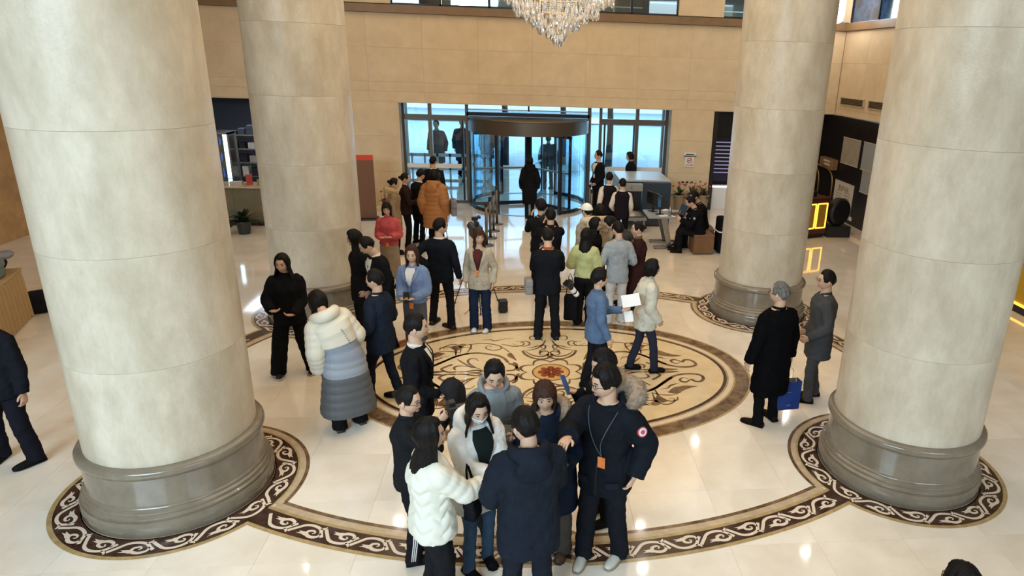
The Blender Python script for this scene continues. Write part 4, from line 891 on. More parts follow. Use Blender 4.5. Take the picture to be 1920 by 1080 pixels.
bigp('A2', 'woman in white down coat, face mask and blue jeans looking down at a phone', -.73, -3.62, -148, h=1.64, fem=True, hair='long', hdrop=.30, head=(-8, 16, 0), hoff=(0, .02), feet=((.10, .04), (-.12, -.03)),
     hands=((.02, .36, 1.14), (-.06, .36, 1.12)), hrot=((-.5, 1, .1, 0, -.2, 1), (.5, 1, .1, 0, -.2, 1)), top=dict(col=(.74, .74, .72), bulk=.050, hem=-.24, slv=1.2, flare=.15, hood=1, hb=.055, vneck=(.05, (.014, .02, .02)), lapel=0, rough=.6), bottom=dict(t='trousers', col=(.045, .085, .15), w=.85, jean=1), shoe=(.008, .008, .009), extras=(mask, placket(-.22, .04, (.62, .62, .60)), pockets(-.10, (.68, .68, .66), 12)), **PU)
bigp('A3', 'man in grey hooded jacket with short hair looking down at his phone behind the group', -.60, -3.12, -172, h=1.70, head=(0, 24, 0), hoff=(0, .02), hands=((-.02, .32, 1.16), (-.10, .30, 1.12)), hrot=((-.5, 1, .2, 0, -.3, 1), (.4, 1, .1, 0, -.3, 1)),
     top=dict(col=(.21, .23, .25), bulk=.030, hem=-.18, hood=1, hb=.026, vneck=(.14, (.24, .28, .31)), lapel=0), bottom=dict(t='trousers', col=(.02, .02, .022)), extras=(placket(-.15, .14, (.13, .15, .17)), pockets(.22, (.19, .21, .23), 10)), **PU)
bigp('A4', 'woman with black rimmed glasses raising a camera, black jacket and striped track trousers', -1.26, -3.46, -84, h=1.60, fem=True, hair='bun', head=(-26, 6, 0), hands=((.12, .27, 1.44), (-.05, .34, 1.42)), hrot=((-.3, .8, .6, -1, .1, .3), (.3, 1, .2, .2, -.2, 1)), curl=1.0,
     top=dict(col=(.014, .015, .017), bulk=.024), bottom=dict(t='trousers', col=(.012, .012, .014), w=1.2), extras=(glasses, stripes), **PU)
bigp('A5', 'smiling woman with brown fringe in a navy coat with grey brown fur collar', -.13, -3.46, 172, h=1.66, fem=True, hair='bangs', hairm='hairbrown', head=(10, 6, 4), hdrop=.09, lean=(.06, .05), feet=((.08, 0), (-.12, .02)), hands=((.20, .12, .92), (-.16, .25, 1.08)),
     top=dict(col=NAVY, bulk=.045, hem=-.42, slv=1.15, flare=.05, fur=FURM, hb=.072, hood=1, fo=(-.055, .0, -.03)), bottom=dict(t='trousers', col=(.075, .065, .058), w=1.3), shoe=(.085, .05, .035), extras=(placket(-.35, .30),), **PU)
bigp('A6', 'man in dark navy down coat standing with his back to the camera', -.31, -4.19, 14, h=1.76, build=1.02, head=(20, 12, 0), hands=((.10, .34, 1.14), (-.14, .30, 1.10)), feet=((.12, 0), (-.12, .02)), hair='short',
     top=dict(col=(.013, .017, .026), bulk=.056, hem=-.26, slv=1.2, flare=.02, hood=1, hb=.040, rough=.7), bottom=dict(t='trousers', col=(.016, .018, .026), w=1.15), **PU)
bigp('A7', 'tall man with glasses in black parka with fur hood, round arm patch and orange badge', .32, -3.57, 150, h=1.80, head=(-38, 8, 0), hair='cut', feet=((.14, .08), (-.12, -.06)), hands=((.10, .50, 1.37), (-.26, .06, .90)), epole=((.7, -.2, -.8), (-.8, -1, -.1)), hrot=((-.1, 1, .05, 0, .1, -1), (.3, .2, -1)), hide_hand=(0, 0),
     top=dict(col=(.010, .012, .017), bulk=.050, hem=-.22, slv=1.2, fur=FURM, hb=.085, hood=1, fo=(-.085, -.05, .03), vneck=(.10, (.010, .012, .016)), lapel=0, rough=.7), bottom=dict(t='trousers', col=(.012, .013, .017), w=1.2), shoe=(.55, .53, .48), sole=(.32, .25, .18), extras=(glasses, badge(d=.10, an=100, lany=(.10, .14, .18)), emblem, placket(-.20, .08), pockets(-.12, (.014, .016, .022)), cuffs((.010, .012, .017))), **PU)
bigp('A8', 'person with black hair in dark coat behind the tall man, holding up a blue phone', .36, -3.06, 112, h=1.70, head=(-4, 12, 0), hair='cut', hands=((.12, .12, 1.05), (.06, .26, 1.36)), hrot=(None, (.3, 1, .3, 0, -.3, 1)), top=dict(col=(.008, .009, .012), bulk=.05, hem=-.25, fur=FURM, hood=1, hb=.05), **PU)
bigp('A9', 'man in black suit and white collar facing right with a coat over his forearm', -1.36, -2.32, -88, h=1.74, hands=((.12, .20, .98), (-.20, .10, .82)), hrot=((-.2, 1, .1, -1, 0, 0), None), top=dict(col=BLK, bulk=.022, hem=-.20, vneck=(.16, WHT), tie=(.01, .01, .015), collar=WHT, collarw=.026), **PU)
PM = dict(group='people standing around the medallion')
_a = person('B10', 'woman in long white and grey colour blocked down coat seen from behind', -2.30, -1.32, 32, h=1.66, fem=True, hair='bob', hdrop=.10, vox=.011, lean=(-.16, .13), head=(5, 42, 0), hoff=(0, .03), feet=((.13, .02), (-.13, -.02)), hands=((.20, .25, .95), (-.26, .10, .78)),
     top=dict(mat=ramp, bulk=.065, hem=-.68, slv=1.25, flare=.14, quilt=1, sepsleeve=ramp2), bottom=dict(t='trousers', col=(.01, .01, .011), w=1.35), shoe=(.10, .075, .06), **PM)
def yoke(R):
    b = MB(); s = R['surf']; n = 40; vs = []; rows = [.17, .22, .27, .32, .37, .42, .46, .495]; t_ = cloth((.70, .66, .55), .6)
    for d in rows:
        for k in range(n): vs.append(s(d, 2*math.pi*k/n, .065+.012+.010*abs(math.sin(math.pi*d/.095))**.6))
    b.add(vs, [(i*n+k, i*n+(k+1) % n, (i+1)*n+(k+1) % n, (i+1)*n+k) for i in range(len(rows)-1) for k in range(n)]+[tuple(range(n))[::-1], tuple(range((len(rows)-1)*n, len(rows)*n))]); live(b.obj('white_yoke', ramp2, R['root']), .011, 1, 0)
    b = MB(); pts = []; side, fwd, u = R['side'], R['fwd'], R['u']
    for j in range(13):
        an = math.radians(50-280*j/12); back = max(0, -math.sin(an)); pts.append(R['spine'](.50)+side*(.12*math.cos(an))+fwd*(.10*math.sin(an)-.05*back)+u*(.035-.05*max(0, math.sin(an))))
    b.tube(pts, [.02+.05*math.sin(math.pi*j/12)**.6 for j in range(13)], 14, sm=3); live(b.obj('hood', ramp2, R['root']), .012, 2, .01)
    for i, ch in enumerate('MOUNTS'[:6]):
        an = math.radians(270+10); p = s(.30-.033*i, an, .065+.034); 
    # small dark lettering running down the back of the coat
    L_ = []
    for i in range(7):
        p0 = s(.33-.026*i, math.radians(282+1.5*i), .098); q = MB(); sd, fw = R['fr'](.3)
        q.tube([p0-sd*.007, p0+sd*.007], [.0025]*2, 5); q.tube([p0-sd*.006, p0-sd*.006+V(0, 0, .014)], [.0025]*2, 5); q.obj('letter', M['plastic'], R['root'])
yoke(_a)
person('B11', 'older man in dark navy jacket facing left beside the grey puffer coat', -2.05, -.70, 72, h=1.66, head=(6, 2, 0), feet=((.11, -.16), (-.10, .14)), top=dict(col=(.014, .020, .034), bulk=.034, hem=-.22, collar=(.014, .020, .034)), bottom=dict(t='trousers', col=(.012, .014, .020)), hands=((.22, .12, .90), (-.2, .2, .95)), extras=(placket(-.2, .42, (.02, .026, .04)), cuffs((.014, .020, .034))), **PM)
person('B12', 'young man in open black coat and white shirt looking down to the left', -2.33, .92, 128, h=1.67, head=(-16, 26, 0), hoff=(0, .03), lean=(.02, .08), top=dict(col=BLK, bulk=.028, hem=-.48, vneck=(.04, WHT), collar=WHT, collarw=.024), feet=((.12, .05), (-.12, -.05)), **PM)
person('B13', 'dark haired person in black close beside the left back column', -2.70, 1.25, 120, h=1.66, fem=True, hair='long', head=(-20, 15, 0), top=dict(col=(.012, .011, .013), bulk=.03, hem=-.3), **PM)
person('B14', 'woman in loose black outfit with long black hair and canvas shoes', -3.33, .05, -168, h=1.65, fem=True, hair='long', hdrop=.36, head=(-14, 8, 0), feet=((-.0+.20, .03), (-.24, -.03)), hands=((.17, .20, 1.02), (-.10, .24, .96)), hrot=((-.9, .5, 0, 0, 0, 1), (.9, .5, .1, 0, 0, 1)), top=dict(col=(.009, .009, .010), bulk=.038, hem=-.16, slv=1.15, high=1), bottom=dict(t='trousers', col=(.009, .009, .010), w=1.6), shoe=(.03, .03, .03), sole=(.62, .58, .50), **PM)
person('B15', 'woman in light blue shirt and grey pencil skirt with hands clasped, orange badge at waist', -1.84, .55, 166, h=1.62, fem=True, hair='bob', hairm='hairbrown', hdrop=.16, head=(12, 4, 0), hands=((.09, .25, 1.02), (-.10, .24, 1.02)), hrot=((-1, .5, -.1, 0, 0, 1), (1, .4, -.1, 0, 0, 1)), top=dict(col=(.17, .24, .40), bulk=.030, hem=-.02, slv=1.25, vneck=(.24, (.72, .72, .72)), lapel=1, collar=(.17, .24, .40), short=0), bottom=dict(t='skirt', col=(.085, .09, .105), hem=.28), extras=(badge(d=-.04, an=96, lany=(.02, .02, .03)),), **PM)
person('B16', 'man in black suit with hand on hip seen from behind beside the tripod camera', -1.60, 1.62, -14, h=1.72, build=1.06, head=(-48, 4, 0), feet=((.13, -.02), (-.22, .10)), fang=(-60, 6), hands=((.26, .04, .84), (-.20, -.04, 1.02)), epole=((.5, -1, -.2), (-1, -.2, .1)), hrot=(None, (.8, .4, -.2)), top=dict(col=(.010, .012, .017), bulk=.026, hem=-.16, collar=WHT, collarw=.02), shoe=(.045, .030, .022), **PM)
person('B17', 'woman in beige blazer with orange badge and dark jeans, white trainers', -1.03, 1.50, 172, h=1.62, fem=True, hair='bangs', hairm='hairbrown', hdrop=.20, head=(24, 2, 0), top=dict(col=(.44, .38, .29), bulk=.026, hem=-.17, vneck=(.12, (.09, .018, .018)), lapel=1), bottom=dict(t='jeans', col=(.014, .022, .048), w=1.2), shoe=(.70, .68, .62), sole=(.35, .28, .2), extras=(badge(d=.12, an=84, lany=(.03, .03, .04)), buttons(-.02, 2), pockets(-.07, (.40, .345, .26))), **PM)
PB = dict(group='people near the entrance')
person('B18', 'woman in coral pink sweater and long beige skirt with hands clasped', -2.76, 3.62, 178, h=1.55, fem=True, hair='bangs', hdrop=.10, hands=((.10, .22, 1.08), (-.10, .22, 1.09)), hrot=((-1, .4, 0, 0, 0, 1), (1, .4, 0, 0, 0, 1)), head=(4, 4, 0), top=dict(col=(.50, .085, .10), bulk=.030, hem=-.02, slv=1.2, high=1), bottom=dict(t='skirt', col=(.30, .235, .17), hem=.20, flare=.05), extras=(badge(d=.0, an=92, lany=(.4, .1, .1)),), **PB)
person('B19', 'woman in tan coat with pale fur hood facing right', -3.06, 5.75, -72, h=1.62, fem=True, hair='bun', head=(-4, 10, 0), top=dict(col=(.27, .19, .115), bulk=.04, hem=-.38, fur=FURT, hb=.06, hood=1, hoodm=FURT), **PB)
person('B19b', 'woman in dark jacket with pale sleeve behind the tan coat', -2.90, 6.25, -80, h=1.64, fem=True, hair='bun', top=dict(col=(.03, .015, .015), bulk=.02), hands=((.12, .30, 1.12), None), **PB)
person('B20', 'person in black suit leaning towards the light stand', -2.72, 6.60, -40, h=1.66, lean=(.0, .10), head=(0, 16, 0), hands=((.05, .38, .95), (-.2, .2, .85)), top=dict(col=BLK, bulk=.024, hem=-.18, collar=WHT, collarw=.022), **PB)
person('B21', 'person in orange brown down coat with grey shoulder bag seen from behind', -2.24, 5.85, -12, h=1.78, fem=True, hair='bob', hdrop=.03, head=(0, 10, 0), top=dict(mat=mat('rust_down', (.36, .15, .045), .6), bulk=.070, hem=-.36, quilt=1, slv=1.3, hood=1, hb=.05), bottom=dict(t='trousers', col=BLK), **PB)
person('B22', 'close cropped man in black suit with his back turned at the left door panes', -2.55, 8.10, -14, h=1.74, build=1.1, hair='bald', head=(-10, 0, 0), top=dict(col=BLK, bulk=.026, hem=-.16, collar=WHT, collarw=.02), **PB)
person('B23', 'woman in long black coat walking out through the revolving door', -.26, 9.30, 2, h=1.62, fem=True, hair='long', hdrop=.12, feet=((.09, .12), (-.08, -.1)), top=dict(col=BLK, bulk=.042, hem=-.52, slv=1.15, hood=1), bottom=dict(t='trousers', col=(.012, .014, .018), w=.85), **PB)
person('B24', 'dark figure with backpack outside beyond the revolving door', .35, 13.4, 10, h=1.74, top=dict(col=(.02, .014, .014), bulk=.06, hem=-.15, slv=1.2), bottom=dict(t='trousers', col=(.03, .045, .06)), **PB)
person('B25', 'guard in black suit with badge standing left-facing at the right of the revolving door', 1.58, 9.75, 118, h=1.74, head=(-14, 0, 0), hands=((.12, .14, .88), (-.14, .16, .90)), hrot=((-.6, .3, -.6), (.6, .3, -.6)), top=dict(col=BLK, bulk=.024, hem=-.20, vneck=(.20, WHT), collar=WHT, collarw=.022), extras=(badge('white', .16, 100, (.3, .3, .3)),), **PB)
person('B26', 'dark haired person in black behind the x-ray scanner', 2.52, 10.15, 96, h=1.68, fem=True, hair='bob', hdrop=.05, head=(6, 14, 0), top=dict(col=BLK, bulk=.035, hem=-.2, high=1), **PB)
for kx, (px_, py_, dd, lb) in enumerate(((-3.35, 15.2, 170, 'left'), (-2.55, 15.8, -175, 'second'), (-1.75, 16.6, 160, 'third'))):
    person('O%d' % kx, ('heavy set figure in grey coat outside the far left pane', 'tall figure in dark overcoat outside the left door pane', 'figure in blue grey coat outside beyond the curved glass')[kx], px_, py_, dd, h=(1.95, 1.98, 1.9)[kx], top=dict(col=((.10, .09, .09), (.035, .032, .035), (.04, .05, .07))[kx], bulk=.06, hem=-.45), group='people outside the glass')
VS = dict(bottom=dict(t='trousers', col=BLK))
person('C27', 'waiter in dark waistcoat and white shirt, the left one of two facing the scanner', 1.50, 6.62, 16, h=1.66, head=(-30, 4, 0), top=dict(t='shirt', name='waistcoat', col=(.014, .011, .016), bulk=.026, hem=-.14, sepsleeve=cloth((.66, .60, .54)), collar=WHT), group='waiters in waistcoats', **VS)
person('C28', 'waiter in dark waistcoat and white shirt, the right one of two facing the scanner', 1.76, 6.28, -6, h=1.58, head=(10, 2, 0), top=dict(t='shirt', name='waistcoat', col=(.014, .011, .016), bulk=.026, hem=-.14, sepsleeve=cloth((.66, .60, .54)), collar=WHT), hands=((.20, .12, .86), (-.2, .2, .95)), group='waiters in waistcoats', **VS)
PC = dict(group='reporters and guests behind the medallion')
person('C29', 'man in black holding a camera to his eye with his back to us', .06, 2.55, 8, h=1.70, hands=((.08, .24, 1.46), (-.08, .24, 1.44)), epole=((.5, 0, -1), (-.5, 0, -1)), hrot=((-.4, .6, .5), (.4, .6, .5)), curl=1.0, top=dict(col=BLK, bulk=.036, hem=-.15), **PC)
person('C29b', 'person in black with a wide brimmed dark hat raising both arms', -.08, 3.25, 12, h=1.70, hands=((.10, .28, 1.42), (-.12, .26, 1.40)), hair='cut', top=dict(col=(.012, .012, .013), bulk=.03), **PC)
person('C30', 'photographer in black jacket with orange collar and grey waist bag, standing on the medallion edge', -.02, 1.14, 2, h=1.70, feet=((.13, .0), (-.14, .03)), hands=((.12, .30, 1.30), (-.12, .30, 1.30)), head=(0, 16, 0), hoff=(0, .02), top=dict(col=(.010, .011, .014), bulk=.040, hem=-.16, collar=(.42, .10, .03), collarw=.04), bottom=dict(t='trousers', col=(.012, .012, .014), w=1.15), shoe=(.02, .025, .03), **PC)
person('C31', 'person in white baseball cap and pale hooded jacket', .70, 2.98, 40, h=1.70, hair='bald', top=dict(col=(.30, .26, .20), bulk=.034, hood=1, hoodm=cloth((.62, .52, .36))), extras=(cap,), **PC)
person('C31b', 'person with cream jacket hood behind the white cap', .96, 3.35, 20, h=1.62, fem=True, hair='bob', hdrop=.03, top=dict(col=(.50, .40, .28), bulk=.04, hood=1), **PC)
person('C32', 'woman with long black hair in yellow green sweater seen from behind', .57, 1.72, -16, h=1.58, fem=True, hair='long', hdrop=.30, head=(-10, 6, 0), hands=((.12, .25, 1.12), (-.16, .2, 1.05)), top=dict(col=(.46, .47, .22), bulk=.034, hem=-.02, slv=1.25), bottom=dict(t='trousers', col=(.012, .011, .012), w=1.35), **PC)
person('C33', 'woman with long black hair in black facing right between the cap and the sweater', .76, 2.42, -130, h=1.60, fem=True, hair='long', hdrop=.3, head=(20, 6, 0), top=dict(col=BLK, bulk=.03), **PC)
person('C34', 'person in light grey blazer and white trousers seen from behind', 1.09, 1.78, 4, h=1.67, head=(20, 10, 0), hair='short', hands=((.18, .18, 1.02), (-.18, .18, 1.02)), top=dict(col=(.30, .33, .35), bulk=.024, hem=-.18, collar=(.33, .36, .38)), bottom=dict(t='trousers', col=(.56, .55, .53), w=1.1), shoe=(.60, .58, .54), **PC)
person('C35', 'man in dark grey jacket bending over between blazer and brown coat', 1.36, 2.62, 100, h=1.74, lean=(-.02, .34), pel=(0, -.12, .88), head=(0, 34, 0), hoff=(0, .06), hands=((.1, .45, .95), (-.1, .45, .95)), top=dict(col=(.045, .045, .050), bulk=.036), **PC)
person('C36', 'woman in long dark maroon coat facing left with brown scarf', 1.44, 2.02, 84, h=1.63, fem=True, hair='bun', head=(4, 2, 0), hands=((.14, .22, 1.02), (-.08, .30, 1.04)), hrot=(None, (.3, 1, .1)), top=dict(col=(.035, .014, .013), bulk=.036, hem=-.5, collar=(.17, .085, .045), collarw=.05, vneck=(.0, (.15, .08, .045)), lapel=0), shoe=(.012, .009, .009), **PC)
PD = dict(group='people walking across the medallion')
person('C37', 'woman in slate blue blazer holding white papers, facing right', .54, -.50, -80, h=1.62, fem=True, hair='cut', head=(0, 2, 0), feet=((.08, .12), (-.09, -.12)), hands=((.22, .10, .84), (-.06, .36, 1.12)), hrot=(None, (.2, 1, .2, .3, 0, 1)), top=dict(col=(.090, .15, .26), bulk=.028, hem=-.17, collar=(.09, .15, .26)), bottom=dict(t='trousers', col=(.012, .012, .016), w=1.1), **PD)
person('C38', 'person in cream padded jacket and dark blue trousers walking right', 1.23, .0, -84, h=1.60, fem=True, hair='bob', hdrop=.06, head=(-2, 4, 0), feet=((.09, .17), (-.09, -.16)), hands=((.16, .16, .86), (-.18, .05, .86)), lean=(0, .04), top=dict(col=(.58, .55, .46), bulk=.044, hem=-.20, slv=1.15, high=1), bottom=dict(t='trousers', col=(.030, .032, .052), w=.95), **PD)
PR = dict(group='pair of men on the right')
person('D39', 'grey haired man in long black overcoat holding a blue paper bag, back to camera', 2.48, -1.42, 22, h=1.75, build=1.06, hairm='hairgrey', head=(26, 0, 0), hands=((.30, .02, .76), (-.30, .06, .80)), feet=((.13, .02), (-.13, -.02)), fang=(8, -30), top=dict(col=(.004, .004, .005), bulk=.038, hem=-.50, slv=1.12, flare=.04, rough=.9), bottom=dict(t='trousers', col=(.006, .006, .007)), shoe=(.015, .009, .007), extras=(glasses,), **PR)
person('D40', 'man with glasses in charcoal grey overcoat and grey trousers facing left', 3.27, -.86, 78, h=1.72, head=(8, 0, 0), hands=((.20, .12, .88), (-.18, .16, .92)), epole=((.6, -1, 0), (-.6, -1, 0)), feet=((.10, -.06), (-.11, .06)), top=dict(col=(.055, .056, .060), bulk=.036, hem=-.30, collar=(.05, .05, .055), collarw=.035), bottom=dict(t='trousers', col=(.065, .064, .066), w=1.05), extras=(glasses,), **PR)
person('D41', 'man in dark jacket and trousers cut off by the left picture edge', -5.40, -1.82, 172, h=1.71, feet=((.18, .02), (-.22, .06)), fang=(-10, 30), hands=(None, (-.30, .10, .82)), top=dict(col=(.012, .013, .018), bulk=.04, hem=-.16), bottom=dict(t='trousers', col=(.012, .012, .018), w=1.2), group='people at the picture edges')
person('D42', 'black haired person at the bottom right edge, only the head in view', 1.92, -5.62, 20, h=1.60, hair='cut', top=dict(col=BLK, bulk=.03), group='people at the picture edges')
person('D43', 'person at the bottom edge with only a tuft of dark hair in view', 1.50, -5.73, 10, h=1.53, hair='cut', top=dict(col=BLK, bulk=.03), group='people at the picture edges')
for kx, (gx, gy, gd, gh, lb) in enumerate(((3.42, 6.02, 84, 1.70, 'security guard in black uniform seated nearer the camera, reading the laptop'), (3.62, 6.55, 100, 1.74, 'security guard in black uniform seated behind the first, with silver arm patch'))):
    def pat(R):
        a, e, w = R['arms'][1]; c = a*.7+e*.3; o = nrm(-R['side']+R['fwd']*.2); MB().ball(c+o*.082, (.028, .028, .034), 10, 8).obj('arm_patch', cloth((.35, .37, .42), .7), R['root'])
        MB().ball(R['surf'](.36, math.radians(120), .045), (.03, .012, .014), 8, 6).obj('chest_badge', cloth((.5, .5, .52), .7), R['root'])
    person('G%d' % kx, lb, gx, gy, gd, h=gh, pel=(0, -.05, .50), lean=(0, .14), head=(0, 22, 0), hoff=(0, .03), feet=((.12, .42), (-.12, .38)), kpole=(0, .3, 1), hands=((.12, .40, .78), (-.14, .38, .78)), top=dict(col=(.008, .008, .010), bulk=.045, hem=-.10), hair='short', extras=(pat,), group='seated security guards')
# ------------------------------------------------------------------ things people hold
def at_hand(k, i, off=(0, 0, 0)): R = PEOPLE[k]; return R['world'](R['hands'][i]+V(*off))
def phone(loc, rot, label, col='screen', case='plastic', s=1):
    o = MB().box((0, 0, 0), (.076*s, .155*s, .009)).obj('phone', M[case], smooth=False); bevel(o, .004, 2); o.location = loc; o.rotation_euler = [math.radians(a) for a in rot]; tag(o, label, 'phone')
    MB().box((0, 0, .0048), (.069*s, .145*s, .001)).obj('screen', M[col] if isinstance(col, str) else col, o, smooth=False); MB().box((-.02, .055, -.0055), (.024, .024, .003)).obj('lens_bump', M['plastic'], o, smooth=False); return o
blue = mat('blue_phone_back', (.06, .13, .36), .3)
phone(at_hand('A2', 0, (-.03, .03, .02)), (30, 0, 60), 'black phone held by the masked woman in white', s=1.05)
phone(at_hand('A3', 0, (0, .02, .01)), (25, 0, -10), 'dark phone held by the man in the grey jacket')
M['bluephone'] = blue
phone(at_hand('A8', 1, (.0, .04, .03)), (55, 20, 60), 'blue phone held up behind the tall man', 'bluephone', 'bluephone', s=1.15)
phone(at_hand('B15', 1, (.02, .02, .0)), (60, 0, 10), 'small black phone in the hand of the woman in the blue shirt')
def camera_body(loc, rz, label, lens=.11, ring=None, s=1, rx=0):
    o = empty('camera', loc, rz, label=label, cat='camera', group='photo cameras'); o.rotation_euler = (rx, 0, rz); o.scale = (s, s, s)
    bevel(MB().box((0, 0, 0), (.14, .065, .095)).box((0, 0, .06), (.06, .055, .035)).box((.058, .03, 0), (.03, .03, .09)).obj('body', M['plastic'], o, smooth=False), .008)
    b = MB().lathe([(.034, .0), (.036, .02), (.038, .05), (.036, lens*.7), (.040, lens)], 20); l = b.obj('lens', M['plastic'], o, auto=.6); l.rotation_euler = (-math.pi/2, 0, 0); l.location = (0, .03, 0)
    g_ = MB().lathe([(.033, lens+.001), (.001, lens+.002)], 20).obj('glass', M['screen'], l)
    if ring: MB().lathe([(.040, lens*.3), (.042, lens*.34), (.042, lens*.55), (.040, lens*.6)], 20).obj('lens_ring', M[ring], l); MB().lathe([(.041, lens*.72), (.043, lens*.76), (.043, lens*.9), (.041, lens*.94)], 20).obj('lens_ring', M[ring], l)
    return o
camera_body(at_hand('A4', 0, (-.02, .06, .02)), math.radians(-70), 'black camera held up by the woman with glasses', .10)
camera_body(at_hand('C29', 0, (-.07, .05, .0)), math.radians(8), 'black camera raised by the man farther back', .10)
camera_body(at_hand('C30', 0, (-.10, .04, .02)), math.radians(2), 'black camera in front of the photographer on the medallion edge', .08)
camera_body((.27, 1.05, .90), math.radians(-60), 'camera with long white ringed lens hanging at the photographer\'s right hip', .24, 'white', rx=math.radians(-50))
camera_body(at_hand('C33', 0, (0, .05, .02)), math.radians(50), 'small camera among the group near the white cap', .07)
# strap and waist bag of the photographer
def bag(name, label, cat, loc, d, m, rz=0, flap=True, strap=None, group=None):
    o = empty(name, loc, rz, label=label, cat=cat, group=group)
    bevel(MB().box((0, 0, 0), d, taper=.9).obj('body', m, o, smooth=False), min(d)*.25, 3)
    if flap: bevel(MB().box((0, -.006, d[2]*.25), (d[0]*.94, d[1]*1.06, d[2]*.46)).obj('flap', m, o, smooth=False), min(d)*.2, 3)
    if strap: MB().tube(strap, [(.006, .014)]*len(strap), 6, sm=4).obj('strap', m, o)
    return o
bag('waist_bag', 'grey bag at the left hip of the photographer with the orange collar', 'bag', (-.30, 1.10, .86), (.12, .20, .24), cloth((.26, .25, .24), .7), .1)
bag('shoulder_bag', 'black bag hanging low beside the woman in the yellow green sweater', 'bag', (.36, 1.62, .33), (.22, .14, .42), cloth(BLK), -.2, strap=[(-.08, 0, .2), (-.02, .0, .55), (.08, 0, .2)])
bag('shoulder_bag', 'grey bag carried at the side of the orange brown coat', 'bag', (-1.84, 5.72, 1.02), (.12, .30, .34), cloth((.20, .19, .22)), .2, strap=[(0, -.12, .15), (-.12, 0, .45), (0, .12, .15)])
bag('handbag', 'small black handbag between the quilted jacket and the white coat', 'bag', (-.72, -3.98, .86), (.10, .14, .20), cloth(BLK), -.4, strap=[(0, -.06, .08), (-.04, 0, .34), (0, .06, .08)])
# coat over the forearm of the man in the black suit
b = MB(); hp = PEOPLE['A9']['hands'][0]
pts = [hp+V(.02, -.03, .03), hp+V(.03, .04, .05), hp+V(.03, .09, -.04), hp+V(.02, .10, -.25), hp+V(.0, .08, -.55)]
b.tube(pts, [(.08, .05), (.14, .08), (.17, .09), (.19, .08), (.20, .06)], 16, sm=4, side=(1, 0, 0)); o = b.obj('folded_coat', cloth((.022, .022, .026), .8)); R = PEOPLE['A9']
o.location = R['root'].location; o.rotation_euler = R['root'].rotation_euler; live(o, .012, 3, .03, .10); tag(o, 'dark grey coat folded over the arm of the man in the black suit', 'coat')
# papers of the woman in blue
pm = mat('paper', (.82, .82, .82), .7)
for k, (off, rot) in enumerate((((.0, .05, .10), (66, 8, 8)), ((.03, .02, -.12), (80, -6, 14)))):
    p_ = at_hand('C37', 1, off); mb = MB(); w_, h_ = ((.115, .08), (.055, .07))[k]
    n = 8; vs = [(-w_+2*w_*i/n, .010*math.sin(3*i/n), s_*h_+z) for z in (0, .002) for s_ in (-1, 1) for i in range(n+1)]
    b = MB(); N1 = n+1; vs = []
    for t_ in (0, .003):
        for s_ in (-1, 1):
            for i in range(N1): vs.append((-w_+2*w_*i/n, .015*math.sin(3*i/n)+t_, s_*h_))
    fs = []
    for i in range(n): fs += [(i, i+1, N1+i+1, N1+i), (2*N1+i, 3*N1+i, 3*N1+i+1, 2*N1+i+1), (i, 2*N1+i, 2*N1+i+1, i+1), (N1+i, N1+i+1, 3*N1+i+1, 3*N1+i)]
    o = b.add(vs, fs).obj('paper_sheet', pm, smooth=False); o.location = p_; o.rotation_euler = (math.radians(-35), math.radians(rot[1]+(-18 if k == 0 else 0)), math.radians(0))
    tag(o, ('large white sheet of paper in the hand of the woman in blue', 'smaller white card hanging below the sheet of the woman in blue')[k], 'paper')
# blue gift bag
p_ = at_hand('D39', 0); gb = empty('gift_bag', (p_.x+.03, p_.y-.04, p_.z-.42), math.radians(8), label='royal blue paper carrier bag hanging from the hand of the man in black', cat='bag')
bm_ = mat('blue_paper', (.018, .050, .22), .35, noise=.15, nscale=6)
MB().box((0, 0, 0), (.29, .11, .36), taper=1.0).obj('body', bm_, gb, smooth=False); MB().box((0, 0, .181), (.27, .09, .002)).obj('opening', M['plastic'], gb, smooth=False)
for s in (-1, 1): MB().tube([(-.07, s*.045, .17), (-.055, s*.02, .29), (0, 0, .345), (.055, s*.02, .29), (.07, s*.045, .17)], [.0035]*5, 6, sm=4).obj('handle', cloth((.75, .68, .55)), gb)
MB().box((-.02, -.0565, .05), (.10, .002, .012)).obj('print_line', mat('print_silver', (.10, .15, .35), .4), gb, smooth=False); MB().box((.0, -.0565, -.12), (.05, .002, .02)).obj('print_line', bpy.data.materials['print_silver'], gb, smooth=False)
# ------------------------------------------------------------------ camera tripods, stanchions
def tripod(loc, label, head_h, rz=0, r=.42, video=True):
    o = empty('tripod_camera' if video else 'light_tripod', loc, rz, label=label, cat='tripod')
    for k in range(3):
        a = 2*math.pi*k/3+.4; c_, s_ = math.cos(a), math.sin(a)
        MB().tube([(c_*.04, s_*.04, head_h-.1), (c_*(r*.55), s_*(r*.55), head_h*.45)], [.014, .012], 8).tube([(c_*(r*.5), s_*(r*.5), head_h*.5), (c_*r, s_*r, .02)], [.010, .009], 8).obj('leg', M['plastic'] if video else M['steel'], o)
        MB().ball((c_*r, s_*r, .015), (.02, .02, .015), 8, 6).obj('foot', M['plastic'], o)
    MB().lathe([(.05, head_h-.14), (.06, head_h-.06), (.045, head_h)], 16).obj('head', M['plastic'], o)
    MB().tube([(c_*0, 0, head_h*.5), (0, 0, head_h-.1)], [.02, .02], 8).obj('centre_column', M['plastic'], o)
    return o
t = tripod((-1.15, 2.55, 0), 'large black video camera on a tall tripod behind the beige blazer', 1.18, .3)
bevel(MB().box((0, .02, 1.30), (.16, .34, .20)).box((0, -.2, 1.28), (.12, .12, .14)).box((.02, .05, 1.44), (.05, .22, .05)).obj('camera_body', M['plastic'], t, smooth=False), .012)
